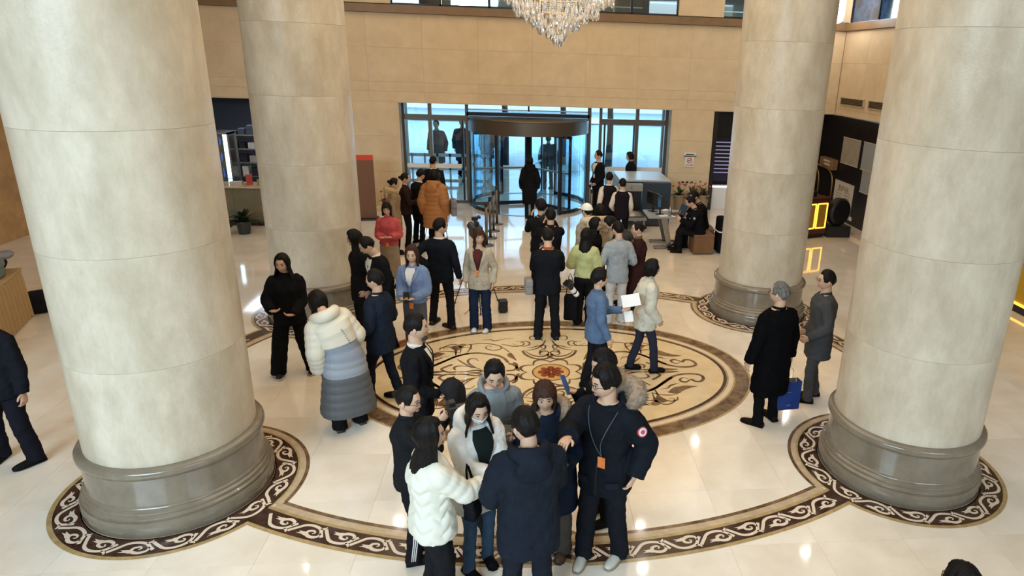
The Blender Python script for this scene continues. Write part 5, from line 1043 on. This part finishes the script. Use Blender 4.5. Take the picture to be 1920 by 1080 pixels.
l = MB().lathe([(.05, .0), (.055, .08), (.065, .10), (.068, .18)], 20).obj('lens', M['plastic'], t, auto=.6); l.location = (0, .19, 1.31); l.rotation_euler = (-math.pi/2, 0, 0)
bevel(MB().box((-.02, -.02, 1.52), (.10, .06, .06)).box((.06, .03, 1.53), (.04, .1, .04)).obj('viewfinder', M['plastic'], t, smooth=False), .008)
MB().tube([(0, 0, 1.15), (.1, -.25, 1.05)], [.009, .009], 6).obj('pan_handle', M['plastic'], t)
MB().tube([(0, 0, 1.2), (-.10, -.18, .8), (-.02, -.25, .45), (-.12, -.3, .2), (.05, -.35, .02)], [.005]*5, 6, sm=5).obj('cable', cloth((.02, .02, .02)), t)
MB().tube([(.04, 0, 1.2), (-.16, -.20, .75), (-.10, -.28, .4), (-.2, -.3, .1), (-.3, -.35, .02)], [.005]*5, 6, sm=5).obj('red_cable', cloth((.35, .03, .03)), t)
t2 = tripod((-2.28, 6.75, 0), 'slim silver tripod with a small light beside the orange brown coat', 1.45, .8, .35, False)
MB().box((0, 0, 1.50), (.10, .12, .10)).obj('light_head', M['plastic'], t2, smooth=False)
bag('equipment_bag', 'small black gear box on the floor behind the beige blazer', 'bag', (-.72, 2.28, .115), (.16, .14, .22), M['plastic'], .2)
for k, (x, y) in enumerate(((-1.22, 6.45), (-1.17, 7.1), (-1.13, 7.8), (-1.08, 8.5))):
    s = empty('crowd_barrier_post', (x, y, 0), label='dark retractable barrier post in the row leading to the revolving door, %s from the camera' % ('first', 'second', 'third', 'last')[k], cat='barrier', group='barrier posts')
    MB().lathe([(.16, 0), (.16, .012), (.03, .03)], 20).obj('base', M['bronze'], s); MB().lathe([(.032, .02), (.032, .88)], 16).obj('pole', M['bronze'], s); MB().lathe([(.036, .88), (.038, .96), (.02, .98)], 16).obj('cap', M['plastic'], s)
    if k < 3: MB().box((.025, .33, .90), (.004, .60, .05)).obj('belt', cloth((.03, .03, .035)), s, smooth=False)
for k, (x, y) in enumerate(((1.28, 8.3), (1.30, 9.0))):
    s = empty('crowd_barrier_post', (x, y, 0), label='dark barrier post right of the door walkway, the %s one' % ('nearer', 'farther')[k], cat='barrier', group='barrier posts')
    MB().lathe([(.14, 0), (.14, .012), (.03, .03)], 20).obj('base', M['bronze'], s); MB().lathe([(.028, .02), (.028, .88)], 16).obj('pole', M['bronze'], s); MB().lathe([(.034, .88), (.036, .94), (.02, .96)], 16).obj('cap', M['plastic'], s)
# ------------------------------------------------------------------ security scanner and desk
sc = empty('xray_scanner', (2.65, 9.15, 0), label='blue grey baggage x-ray machine right of the entrance', cat='scanner')
blu = mat('scanner_blue', (.10, .17, .26), .35); gry = mat('scanner_grey', (.30, .32, .33), .4); dkb = mat('scanner_dark', (.03, .045, .065), .4)
bevel(MB().box((.30, .0, .58), (.72, 1.5, 1.10)).obj('cabinet', dkb, sc, smooth=False), .02)
bevel(MB().box((-.36, .0, 1.00), (.60, 1.5, .20)).obj('tunnel_hood', gry, sc, smooth=False), .02); bevel(MB().box((.0, .05, 1.155), (1.30, 1.4, .05)).obj('top_cover', mat('scanner_top', (.45, .52, .60), .3), sc, smooth=False), .01)
MB().box((-.64, 0, .65), (.05, 1.5, .55)).obj('tunnel_side', gry, sc, smooth=False); MB().box((-.36, .0, .34), (.60, 1.5, .12)).obj('tunnel_floor', dkb, sc, smooth=False)
for k in range(9): MB().box((-.59+.058*k, -.72, .66), (.052, .012, .50)).obj('curtain_strip', M['plastic'], sc, smooth=False)
for k in range(5): b = MB(); b.tube([(-.62, -.82-.13*k, .40), (-.10, -.82-.13*k, .40)], [.03, .03], 10); b.obj('roller', M['steel'], sc)
MB().box((-.36, -1.08, .33), (.62, .68, .05)).box((-.62, -1.35, .16), (.04, .04, .32)).box((-.10, -1.35, .16), (.04, .04, .32)).obj('conveyor_frame', gry, sc, smooth=False)
MB().box((-.36, -.76, 1.0), (.03, .01, .05)).obj('warning_mark', M['red'], sc, smooth=False)
dk = empty('security_desk', (2.78, 6.55, 0), label='grey metal operator desk with slanted leg in front of the x-ray machine', cat='desk')
bevel(MB().box((0, 0, .74), (.86, .78, .045)).obj('desk_top', gry, dk, smooth=False), .012)
for sy in (-.28, .28):
    MB().add([(-.12, sy-.03, .72), (.02, sy-.03, .72), (.16, sy-.03, .04), (.06, sy-.03, .04), (-.12, sy+.03, .72), (.02, sy+.03, .72), (.16, sy+.03, .04), (.06, sy+.03, .04)], [(0, 1, 2, 3)[::-1], (4, 5, 6, 7), (0, 1, 5, 4), (1, 2, 6, 5), (2, 3, 7, 6), (3, 0, 4, 7)]).obj('leg', M['steel'], dk, smooth=False)
    MB().box((.05, sy, .045), (.62, .06, .04)).obj('foot', M['steel'], dk, smooth=False)
    for sx in (-.22, .33): MB().ball((sx, sy, .022), (.022, .018, .022), 8, 6).obj('castor', M['plastic'], dk)
def monitor(loc, rz, label, g=None):
    m = empty('monitor', loc, rz, label=label, cat='monitor', group=g); bevel(MB().box((0, 0, .30), (.46, .03, .29)).obj('panel', M['plastic'], m, smooth=False), .006)
    MB().box((0, -.017, .30), (.43, .002, .26)).obj('screen', M['screen'], m, smooth=False); MB().tube([(0, .03, .0), (0, .04, .25)], [.02, .016], 8).obj('neck', M['plastic'], m); MB().box((0, .03, .006), (.2, .16, .012)).obj('foot', M['plastic'], m, smooth=False)
monitor((2.52, 6.72, .765), math.radians(-70), 'black monitor on the grey security desk, angled to the guards', 'screens on the security desk')
monitor((2.62, 6.40, .765), math.radians(-84), 'second black monitor on the desk edge nearer the camera', 'screens on the security desk')
lt = empty('laptop', (3.02, 6.40, .765), math.radians(-82), label='open black laptop on the desk before the seated guard', cat='laptop')
bevel(MB().box((0, 0, .008), (.34, .24, .016)).obj('base', M['plastic'], lt, smooth=False), .004); o = MB().box((0, 0, .115), (.34, .010, .23)).obj('lid', M['plastic'], lt, smooth=False); o.location = (0, .125, .01); o.rotation_euler = (math.radians(-18), 0, 0)
one('thermos_bottle', MB().lathe([(.032, 0), (.034, .01), (.034, .15), (.024, .17), (.024, .20), (.01, .205)], 16), 'dark vacuum flask on the security desk', 'bottle', M['steel'], (2.85, 6.27, .765))
for k in range(3): one('paper_stack', MB().box((0, 0, .006), (.20, .14, .012)), ('white papers on the security desk beside the laptop', 'loose sheets under the flask on the security desk', 'small pile of forms on the far side of the security desk')[k], 'paper', pm, ((2.98, 6.23), (2.70, 6.24), (2.86, 6.84))[k]+(.765,), .3*k)
cub = empty('cube_stool', (3.55, 6.02, 0), .05, label='tan cube stool under the nearer seated guard', cat='stool'); lth = mat('tan_leather', (.20, .10, .045), .45, noise=.1, nscale=8)
bevel(MB().box((0, 0, .21), (.46, .46, .38)).obj('body', lth, cub, smooth=False), .015); bevel(MB().box((0, 0, .42), (.47, .47, .05)).obj('seat_pad', lth, cub, smooth=False), .02)
cub = empty('cube_stool', (3.72, 6.60, 0), -.05, label='tan cube stool under the farther seated guard', cat='stool')
bevel(MB().box((0, 0, .21), (.46, .46, .38)).obj('body', lth, cub, smooth=False), .015); bevel(MB().box((0, 0, .42), (.47, .47, .05)).obj('seat_pad', lth, cub, smooth=False), .02)
bag('draped_jacket', 'black jacket with white reflective band draped beside the stools', 'jacket', (3.98, 6.02, .42), (.20, .34, .80), cloth((.008, .008, .009)), .1, False)
one('reflective_band', MB().box((0, 0, 0), (.215, .36, .025)), 'silver reflective band around the draped jacket', 'band', M['white'], (3.98, 6.02, .50), .1)
# potted red plants along the wall right of the doors
leafm = mat('leaf_green', (.035, .075, .025), .5, noise=.3, nscale=9); redf = mat('red_flower', (.40, .10, .05), .5, noise=.3, nscale=20); potm = mat('planter_tan', (.34, .24, .15), .6)
def plant(loc, label, n, L, m, pot, flowers=0, spread=.8, potd=(.16, .26), group=None, flowm=None):
    p = empty('potted_plant', loc, random.uniform(0, 6), label=label, cat='plant', group=group)
    r, hh = potd; MB().lathe([(r*.7, 0), (r*.95, hh*.9), (r*1.05, hh*.92), (r*1.05, hh), (r*.92, hh), (r*.9, hh*.94)], 24).obj('pot', pot, p, auto=.6); MB().lathe([(r*.9, hh*.93), (.001, hh*.95)], 20).obj('soil', M['plastic'], p)
    for k in range(n):
        a = k*2.399+random.uniform(-.2, .2); el = random.uniform(.25, 1.25); l = L*random.uniform(.7, 1.05); b = MB(); w = l*.085; A = []; B = []; seg = 6
        for i in range(seg+1):
            t = i/seg; rr = l*t*math.cos(el)*spread; z = hh*.93+l*(math.sin(el)*t*1.1-.55*t*t*(1.25-el*.5)); ww = w*math.sin(math.pi*min(.97, t+.08))**.8
            c = V(rr*math.cos(a), rr*math.sin(a), z); q = V(-math.sin(a), math.cos(a), 0); A.append(c+q*ww); B.append(c-q*ww+V(0, 0, .0))
        vs = A+B+[x-V(0, 0, .003) for x in A+B]; m_ = seg+1
        fs = [(i, i+1, m_+i+1, m_+i) for i in range(seg)]+[(2*m_+i, 3*m_+i, 3*m_+i+1, 2*m_+i+1) for i in range(seg)]
        b.add(vs, fs).obj('leaf', m, p)
    for k in range(flowers):
        a = k*2.4; rr = .10*math.sqrt(k+.3); b = MB(); c = V(rr*math.cos(a), rr*math.sin(a), hh+L*.62+random.uniform(-.08, .05)); b.ball(c, (.035, .035, .025), 8, 6); b.tube([c-V(0, 0, .25), c], [.004, .004], 5); b.obj('flower', flowm or redf, p)
    return p
for k, (x, y) in enumerate(((3.92, 10.1), (4.28, 10.05), (4.62, 10.15))):
    plant((x, y, .0), 'potted green plant with red flowers against the wall right of the doors, %s of three' % ('left', 'middle', 'right')[k], 26, .46, leafm, potm, 6, .75, (.17, .52), 'red flowered plants by the wall')
plant((-6.72, 7.35, 0), 'dark green spiky pot plant in front of the shop counter', 34, .62, mat('dark_leaf', (.012, .03, .012), .45), mat('dark_pot', (.02, .025, .022), .3), 0, .95, (.17, .30))
plant((-4.05, 9.95, 0), 'small pot plant with red bow beside the brown display panel', 16, .35, leafm, mat('red_pot', (.30, .03, .03), .5), 4, .8, (.14, .3))
# notices and sockets on the wall right of the door
sg = empty('no_smoking_sign', (4.25, YW-.045, 1.46), label='white wall notice with red no smoking ring right of the doors', cat='sign')
MB().box((0, 0, .12), (.34, .02, .10)).obj('header_plate', M['white'], sg, smooth=False); MB().box((0, 0, -.09), (.26, .012, .28)).obj('panel', M['white'], sg, smooth=False)
b = MB(); b.tube([(.07*math.cos(a), -.010, -.05+.07*math.sin(a)) for a in [2*math.pi*k/20 for k in range(21)]], [.009]*21, 6, sm=1); b.tube([(-.05, -.010, -.10), (.05, -.010, .0)], [.008, .008], 6); b.obj('red_ring', M['red'], sg)
MB().box((-.005, -.010, -.05), (.07, .006, .014)).obj('cigarette', M['plastic'], sg, smooth=False); MB().box((0, -.012, .12), (.24, .004, .022)).obj('print_line', M['plastic'], sg, smooth=False); MB().box((0, -.012, .075), (.36, .02, .018)).obj('ledge', M['dkframe'], sg, smooth=False)
text('lettering', '禁止吸烟', .050, M['red'], sg, (0, -.010, -.18), (math.pi/2, 0, 0))
for k in range(3): one('wall_socket', MB().box((0, 0, 0), (.07, .02, .045)), 'small dark socket in the wall above the red plants, %s of three' % ('left', 'middle', 'right')[k], 'socket', M['plastic'], (4.10+.13*k, YW-.03, .79), group='wall sockets')
# brown display panel with red top
dp = empty('notice_board', (-4.42, 8.9, 0), math.radians(8), label='tall brown display panel with red top edge beside the left back column', cat='panel')
bevel(MB().box((0, 0, .75), (.62, .08, 1.50)).obj('board', mat('brown_board', (.17, .075, .035), .5), dp, smooth=False), .006); MB().box((0, 0, 1.55), (.62, .082, .12)).obj('red_cap', M['red'], dp, smooth=False); MB().box((0, 0, .02), (.7, .34, .04)).obj('foot', M['plastic'], dp, smooth=False)
# ------------------------------------------------------------------ left shop area
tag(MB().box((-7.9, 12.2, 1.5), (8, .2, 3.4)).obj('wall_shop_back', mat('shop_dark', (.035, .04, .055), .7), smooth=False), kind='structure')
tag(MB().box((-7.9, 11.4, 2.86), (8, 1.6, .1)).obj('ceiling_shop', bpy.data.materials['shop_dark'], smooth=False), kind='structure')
ct = empty('shop_counter', (-7.1, 8.35, 0), label='olive wood shop counter between the two left columns', cat='counter'); ol = mat('olive_wood', (.16, .13, .075), .4, noise=.1, nscale=3)
bevel(MB().box((0, 0, .50), (2.6, .6, .82)).obj('body', ol, ct, smooth=False), .008); bevel(MB().box((0, 0, .93), (2.7, .68, .04)).obj('worktop', M['tan'], ct, smooth=False), .008); MB().box((0, .03, .045), (2.5, .52, .09)).obj('plinth', M['plastic'], ct, smooth=False)
for x in (-1.0, -.35, .3, .95): MB().box((x, -.305, .50), (.58, .014, .74)).obj('door_panel', ol, ct, smooth=False)
fr_ = empty('drinks_fridge', (-8.15, 9.9, 0), label='tall glass fronted drinks fridge with bright strip light behind the shop counter', cat='fridge')
cool = mat('fridge_glow', (1, 1, 1), .5, emit=(.72, .88, 1), estr=5)
MB().box((0, .28, 1.0), (.80, .04, 2.0)).box((-.40, 0, 1.0), (.04, .6, 2.0)).box((.40, 0, 1.0), (.04, .6, 2.0)).box((0, 0, 1.98), (.84, .6, .05)).box((0, 0, .1), (.84, .6, .2)).obj('cabinet', M['steel'], fr_, smooth=False)
MB().box((.30, -.22, 1.1), (.09, .03, 1.7)).obj('strip_light', cool, fr_, smooth=False); MB().box((0, -.30, 1.1), (.76, .012, 1.74)).obj('glass_door', M['glass'], fr_, smooth=False)
for z in (.45, .85, 1.25, 1.65): MB().box((0, 0, z), (.76, .5, .015)).obj('shelf', M['steel'], fr_, smooth=False)
BC = [(.4, .1, .05), (.1, .3, .12), (.5, .4, .1), (.1, .15, .4), (.6, .6, .6)]
bp = None
for z in (.46, .86, 1.26, 1.66):
    for k in range(5):
        bt_ = MB().lathe([(.030, 0), (.032, .01), (.032, .15), (.014, .20), (.014, .23), (.001, .231)], 12).obj('drink_bottle', cloth(BC[k], .3)); bt_.location = (-8.15-.28+.13*k, 9.8, z); tag(bt_, 'small %s bottle on the %s fridge shelf' % (('red', 'green', 'yellow', 'blue', 'white')[k], {.46: 'lowest', .86: 'second', 1.26: 'third', 1.66: 'top'}[z]), 'bottle', 'bottles in the drinks fridge')
sh = empty('goods_shelf', (-7.0, 10.2, 0), label='metal shop shelving with packed goods right of the drinks fridge', cat='shelf')
for x in (-.72, .72): MB().box((x, 0, 1.0), (.04, .4, 2.0)).obj('upright', M['steel'], sh, smooth=False)
for z in (.5, .85, 1.2, 1.55, 1.9): MB().box((0, 0, z), (1.44, .4, .03)).obj('shelf_board', M['steel'], sh, smooth=False)
words5 = ('first', 'second', 'third', 'fourth', 'fifth', 'sixth')
for r_, z in enumerate((.515, .865, 1.215, 1.565, 1.915)):
    for k in range(6):
        hh = random.uniform(.12, .24); c_ = random.choice([(.05, .06, .08), (.30, .30, .32), (.10, .05, .04), (.5, .5, .5), (.03, .03, .04)])
        one('goods_box', MB().box((0, 0, hh/2), (random.uniform(.13, .2), .22, hh)), '%s packet from the left on the %s shop shelf' % (words5[k], ('lowest', 'second', 'middle', 'fourth', 'top')[r_]), 'packet', cloth(c_, .5), (-7.6+.235*k, 10.15, z), random.uniform(-.2, .2), group='goods on the shop shelves')
for k, (x, c_, d) in enumerate(((-7.9, (.35, .04, .03), (.16, .14, .18)), (-7.6, (.14, .02, .02), (.22, .16, .13)), (-7.15, (.45, .40, .34), (.26, .18, .07)), (-6.85, (.40, .06, .05), (.13, .12, .24)), (-6.6, (.25, .22, .08), (.15, .13, .12)))):
    one('counter_item', bt_ := MB().box((0, 0, d[2]/2), d), ('red gift box at the left end of the shop counter', 'maroon carton on the shop counter', 'pale tray of papers on the shop counter', 'tall red package on the shop counter', 'olive tin at the right end of the shop counter')[k], 'box', cloth(c_, .5), (x, 8.3, .95), .1*k, group='things on the shop counter')
l_ = bpy.data.lights.new('shop_lamp', 'AREA'); l_.energy = 26; l_.color = (.7, .82, 1); l_.size = 1.2; o = bpy.data.objects.new('shop_lamp', l_); COL.objects.link(o); o.location = (-7.4, 10.2, 2.75)
# ------------------------------------------------------------------ right recess
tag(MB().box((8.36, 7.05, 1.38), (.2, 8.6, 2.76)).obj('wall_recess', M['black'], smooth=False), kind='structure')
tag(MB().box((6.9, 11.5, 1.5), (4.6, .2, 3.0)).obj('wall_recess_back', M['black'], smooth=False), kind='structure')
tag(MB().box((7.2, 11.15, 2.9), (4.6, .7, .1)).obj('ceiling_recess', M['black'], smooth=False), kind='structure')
tag(MB().box((4.92, 10.85, 1.4), (.10, .6, 2.8)).obj('trim_8', M['black'], smooth=False), kind='structure')
def poster(y, z, w, h, label, m, lines=0, rx=0):
    p = empty('wall_poster', (8.24, y, z), label=label, cat='poster', group='notices on the dark wall'); MB().box((0, 0, 0), (.02, w, h)).obj('sheet', m, p, smooth=False)
    for s_ in (-1, 1): MB().box((-.008, 0, s_*h/2), (.02, w+.02, .015)).obj('frame_edge', M['trimlight'], p, smooth=False)
    for k in range(lines):
        for s in (-1, 1): MB().box((-.013, s*w*.22, h*.22-k*.075), (.004, w*.30, .012)).obj('print_line', M['beam'], p, smooth=False)
    return p
pg = mat('notice_paper', (.36, .32, .25), .5, noise=.08, nscale=4); pg2 = mat('notice_grey', (.32, .34, .35), .4)
poster(9.1, 1.92, .98, .68, 'large beige framed notice high on the dark wall beside the right columns', pg); poster(8.02, 1.92, .8, .69, 'grey framed notice next to the front right column edge', pg2); poster(7.95, 1.28, .66, .53, 'lower grey notice next to the front right column edge', pg2)
pp_ = poster(9.16, .64, 1.1, .90, 'white price list poster with four red characters low on the dark wall', mat('list_paper', (.60, .57, .52), .6), 6)
text('lettering', '价目公示', .15, M['beam'], pp_, (-.014, 0, .28), (math.pi/2, 0, -math.pi/2))
bx = empty('wall_cabinet', (8.16, 10.15, 1.47), -math.pi/2, label='brown wall box with pale paper strips beside the back right column', cat='cabinet'); bevel(MB().box((0, 0, 0), (.85, .16, .28)).obj('body', M['beam'], bx, smooth=False), .008)
[MB().box((.05+q*.04, -.085, .07-q*.09), (.42-q*.08, .008, .05)).obj('paper_strip', M['trimlight'], bx, smooth=False) for q in (0, 1)]
one('wall_socket', MB().box((0, 0, 0), (.02, .10, .10)), 'white power socket low on the dark wall', 'socket', M['white'], (8.25, 8.57, .22))
tag(MB().box((8.0, 6.6, .03), (.55, 5.6, .06)).obj('trim_9', M['cream'], smooth=False), kind='structure')
kk = empty('lectern_cabinet', (6.62, 7.55, 0), math.radians(20), label='reddish wood cabinet with glowing yellow front panels beside the back right column', cat='cabinet'); rw = mat('red_wood', (.075, .020, .010), .35, noise=.3, nscale=4)
bevel(MB().box((0, 0, .53), (.80, .50, .86)).obj('body', rw, kk, smooth=False), .01); MB().box((0, 0, .05), (.7, .42, .10)).obj('plinth', M['plastic'], kk, smooth=False); bevel(MB().box((0, 0, .985), (.86, .56, .045)).obj('top', rw, kk, smooth=False), .008)
yg = mat('yellow_glow', (1, .6, .05), .5, emit=(1, .50, .04), estr=3.2); yp = mat('yellow_panel', (.40, .22, .03), .4)
for cx, ww in ((-.13, .22), (.19, .30)):
    MB().box((cx, -.256, .56), (ww-.04, .01, .52)).obj('front_panel', yp, kk, smooth=False)
    MB().box((cx-ww/2, -.262, .56), (.03, .016, .60)).box((cx+ww/2, -.262, .56), (.03, .016, .60)).box((cx, -.262, .86), (ww, .016, .03)).box((cx, -.262, .26), (ww, .016, .03)).obj('light_strip', yg, kk, smooth=False)
lc = empty('luggage_trolley', (6.86, 8.35, 0), math.radians(10), label='brass luggage trolley with arched rail behind the glowing cabinet', cat='trolley')
for y_ in (-.3, .3): MB().tube([(-.5, y_, .2), (-.5, y_, 1.2), (-.38, y_, 1.55), (0, y_, 1.72), (.38, y_, 1.55), (.5, y_, 1.2), (.5, y_, .2)], [.016]*7, 10, sm=5).obj('arch_rail', M['brass'], lc)
bevel(MB().box((0, 0, .20), (1.05, .66, .06)).obj('deck', cloth((.10, .01, .01)), lc, smooth=False), .02)
for x in (-.4, .4):
    for y_ in (-.25, .25): MB().lathe([(.02, -.02), (.085, -.018), (.085, .018), (.02, .02)], 16).obj('wheel', M['plastic'], lc, loc=(x, y_, .086)).rotation_euler = (math.pi/2, 0, 0)
gl = empty('gong_stand', (7.42, 7.62, 0), label='round black lacquer piece standing right of the glowing cabinet', cat='stand'); MB().lathe([(.001, -.12), (.30, -.12), (.34, -.08), (.34, .08), (.30, .12), (.001, .12)], 28).obj('drum', M['plastic'], gl, auto=.6, loc=(0, 0, .62)).rotation_euler = (math.pi/2, 0, .4); bevel(MB().box((0, 0, .14), (.6, .4, .28)).obj('foot', M['plastic'], gl, smooth=False), .01)
one('desk_clock', MB().box((0, 0, .06), (.26, .16, .12)).box((0, .02, .14), (.16, .05, .06)), 'dark telephone set on top of the glowing cabinet', 'telephone', M['plastic'], (6.64, 7.60, 1.008), .4)
# shop display in the dark opening between wall and column
dd = empty('display_screen', (5.55, 11.36, 1.35), label='dim wall screen with purple stripes in the gap left of the back right column', cat='screen'); MB().box((0, 0, 0), (1.0, .05, 1.3)).obj('panel', M['plastic'], dd, smooth=False)
for k in range(9): MB().box((0, -.03, .5-.11*k), (.9, .008, .03)).obj('stripe', mat('stripe_glow', (.1, .1, .1), .5, emit=(.30, .25, .45), estr=.9) if k == 0 else bpy.data.materials['stripe_glow'], dd, smooth=False)
cc_ = empty('white_cabinet', (5.55, 10.9, 0), label='low white cabinet with violet edge light in the gap left of the back right column', cat='cabinet'); bevel(MB().box((0, 0, .32), (1.1, .5, .64)).obj('body', M['white'], cc_, smooth=False), .01); MB().box((0, -.24, .67), (1.1, .04, .03)).obj('light_strip', mat('violet_glow', (1, 1, 1), .5, emit=(.6, .5, 1), estr=4), cc_, smooth=False); MB().box((0, -.255, .32), (.50, .012, .56)).obj('door_panel', M['white'], cc_, smooth=False)
# yellow sofa edge at far right
yc = empty('yellow_counter', (8.7, 1.2, 0), label='yellow lit counter end at the right picture edge', cat='counter'); bevel(MB().box((0, 0, .62), (.7, 2.6, 1.0)).obj('body', mat('yellow_front', (.55, .34, .02), .4), yc, smooth=False), .01); MB().box((0, 0, .06), (.74, 2.64, .12)).obj('plinth', M['plastic'], yc, smooth=False); MB().box((-.36, 0, .15), (.02, 2.5, .04)).obj('light_strip', yg, yc, smooth=False)
# ------------------------------------------------------------------ table at left edge with skirt and bags
tb = empty('skirted_table', (-7.86, .88, 0), math.radians(108), label='long table with pleated gold skirt at the left picture edge', cat='table'); gd = mat('gold_cloth', (.46, .31, .15), .7, noise=.06, nscale=4)
TL, TW_, n = 2.6, .75, 150; vs = []; 
per = 2*(TL+TW_)
for zz, am in ((.73, .010), (.60, .030), (.02, .050)):
    for k in range(n*2):
        s = per*k/(n*2); ph = 2*math.pi*s/.13; o_ = am*math.sin(ph)
        if s < TL: p_ = (-TL/2+s, -TW_/2-o_)
        elif s < TL+TW_: p_ = (TL/2+o_, -TW_/2+s-TL)
        elif s < 2*TL+TW_: p_ = (TL/2-(s-TL-TW_), TW_/2+o_)
        else: p_ = (-TL/2-o_, TW_/2-(s-2*TL-TW_))
        vs.append((p_[0], p_[1], zz))
b = MB(); N2 = n*2; b.add(vs, [(i*N2+k, i*N2+(k+1) % N2, (i+1)*N2+(k+1) % N2, (i+1)*N2+k)[::-1] for i in range(2) for k in range(N2)]); b.obj('pleated_skirt', gd, tb)
bevel(MB().box((0, 0, .745), (TL+.02, TW_+.02, .03)).obj('table_top', gd, tb, smooth=False), .01)
def lump(loc, r, m, label, name, cat, rz=0, g=None):
    b = MB().ball((0, 0, 0), r, 24, 16); o = b.obj(name, m); o.location = loc; o.rotation_euler = (0, 0, rz); tx = bpy.data.textures.get('lump') or bpy.data.textures.new('lump', 'CLOUDS'); tx.noise_scale = .16
    d = o.modifiers.new('folds', 'DISPLACE'); d.texture = tx; d.strength = .12; d.texture_coords = 'GLOBAL'; s = o.modifiers.new('sub', 'SUBSURF'); s.levels = 1; s.render_levels = 1; return tag(o, label, cat, g)
lump((-8.16, 1.96, .90), (.24, .24, .17), cloth((.012, .010, .014)), 'pile of black coats on the skirted table', 'coat_pile', 'coats'); lump((-8.02, 1.98, 1.02), (.22, .13, .06), cloth((.22, .21, .22)), 'grey scarf lying over the black coats on the table', 'scarf', 'scarf', .5)
lump((-8.26, 1.56, .90), (.16, .20, .15), cloth((.02, .010, .014)), 'dark maroon coat farther back on the skirted table', 'coat_pile', 'coats')
bag('tote_bag', 'grey green tote bag on the front end of the skirted table', 'bag', (-7.88, 1.66, .90), (.34, .20, .28), cloth((.15, .19, .17), .5), 1.8)
bag('tote_bag', 'black bag on the floor under the end of the skirted table', 'bag', (-7.82, 2.36, .18), (.34, .24, .34), cloth((.014, .014, .018), .5), .6)
# ------------------------------------------------------------------ chandelier
ch = empty('crystal_chandelier', (.02, .3, 0), label='tiered crystal chandelier with hanging drops at the top centre', cat='chandelier')
MB().lathe([(.012, 5.3), (.012, 7.5)], 10).obj('rod', M['brass'], ch); MB().lathe([(.14, 7.42), (.16, 7.5)], 24).obj('canopy_plate', M['brass'], ch)
for r_, z in ((.66, 4.98), (.48, 4.80), (.30, 4.66), (.14, 4.5)):
    MB().tube([(r_*math.cos(a), r_*math.sin(a), z) for a in [2*math.pi*k/36 for k in range(37)]], [.012]*37, 8, sm=1).obj('ring', M['brass'], ch)
for k in range(8): a = math.pi/4*k; MB().tube([(0, 0, 5.25), (.35*math.cos(a), .35*math.sin(a), 5.1), (.66*math.cos(a), .66*math.sin(a), 4.98)], [.012]*3, 8, sm=4).obj('arm', M['brass'], ch)
drop = MB(); 
dm = MB().lathe([(.001, .05), (.006, .04), (.016, .012), (.018, .0), (.013, -.012), (.001, -.02)], 8)
dme = None; cnt = 0
for r_, z, n, ln in ((.74, 4.96, 38, .16), (.66, 4.90, 38, .22), (.56, 4.84, 36, .24), (.47, 4.78, 34, .26), (.38, 4.72, 30, .26), (.29, 4.64, 26, .24), (.20, 4.56, 18, .22), (.12, 4.46, 11, .20), (.04, 4.40, 4, .20)):
    for k in range(n):
        a = 2*math.pi*k/n+r_*7; rr = r_+random.uniform(-.03, .03); zz = z-ln+random.uniform(-.05, .05)
        if dme is None: o = dm.obj('crystal_drop', M['crystal'], ch, smooth=False); dme = o.data
        else: o = bpy.data.objects.new('crystal_drop', dme); COL.objects.link(o); o.parent = ch
        o.location = (rr*math.cos(a), rr*math.sin(a), zz); s_ = random.uniform(1.0, 1.6); o.scale = (s_, s_, s_*1.5); cnt += 1
bd = MB()
for r_, z, n, ln in ((.70, 4.99, 60, .26), (.60, 4.93, 54, .30), (.48, 4.84, 44, .30), (.34, 4.76, 34, .30), (.2, 4.66, 20, .26)):
    for k in range(n):
        a = 2*math.pi*k/n
        for j in range(int(ln/.022)): bd.ball((r_*math.cos(a), r_*math.sin(a), z-.022*j-.01), .0085, 5, 4)
o = bd.obj('bead_strings', M['crystal'], ch, smooth=False); tag(o, kind='stuff')
bulb = mat('bulb_glow', (1, 1, 1), .5, emit=(1, .75, .45), estr=30)
for k in range(12): a = math.pi/6*k; MB().ball((.40*math.cos(a), .40*math.sin(a), 4.93), (.018, .018, .032), 8, 6).obj('bulb', bulb, ch)
for k in range(6): a = math.pi/3*k+.2; MB().ball((.64*math.cos(a), .64*math.sin(a), 4.86), .012, 8, 6).obj('bulb', bulb, ch)
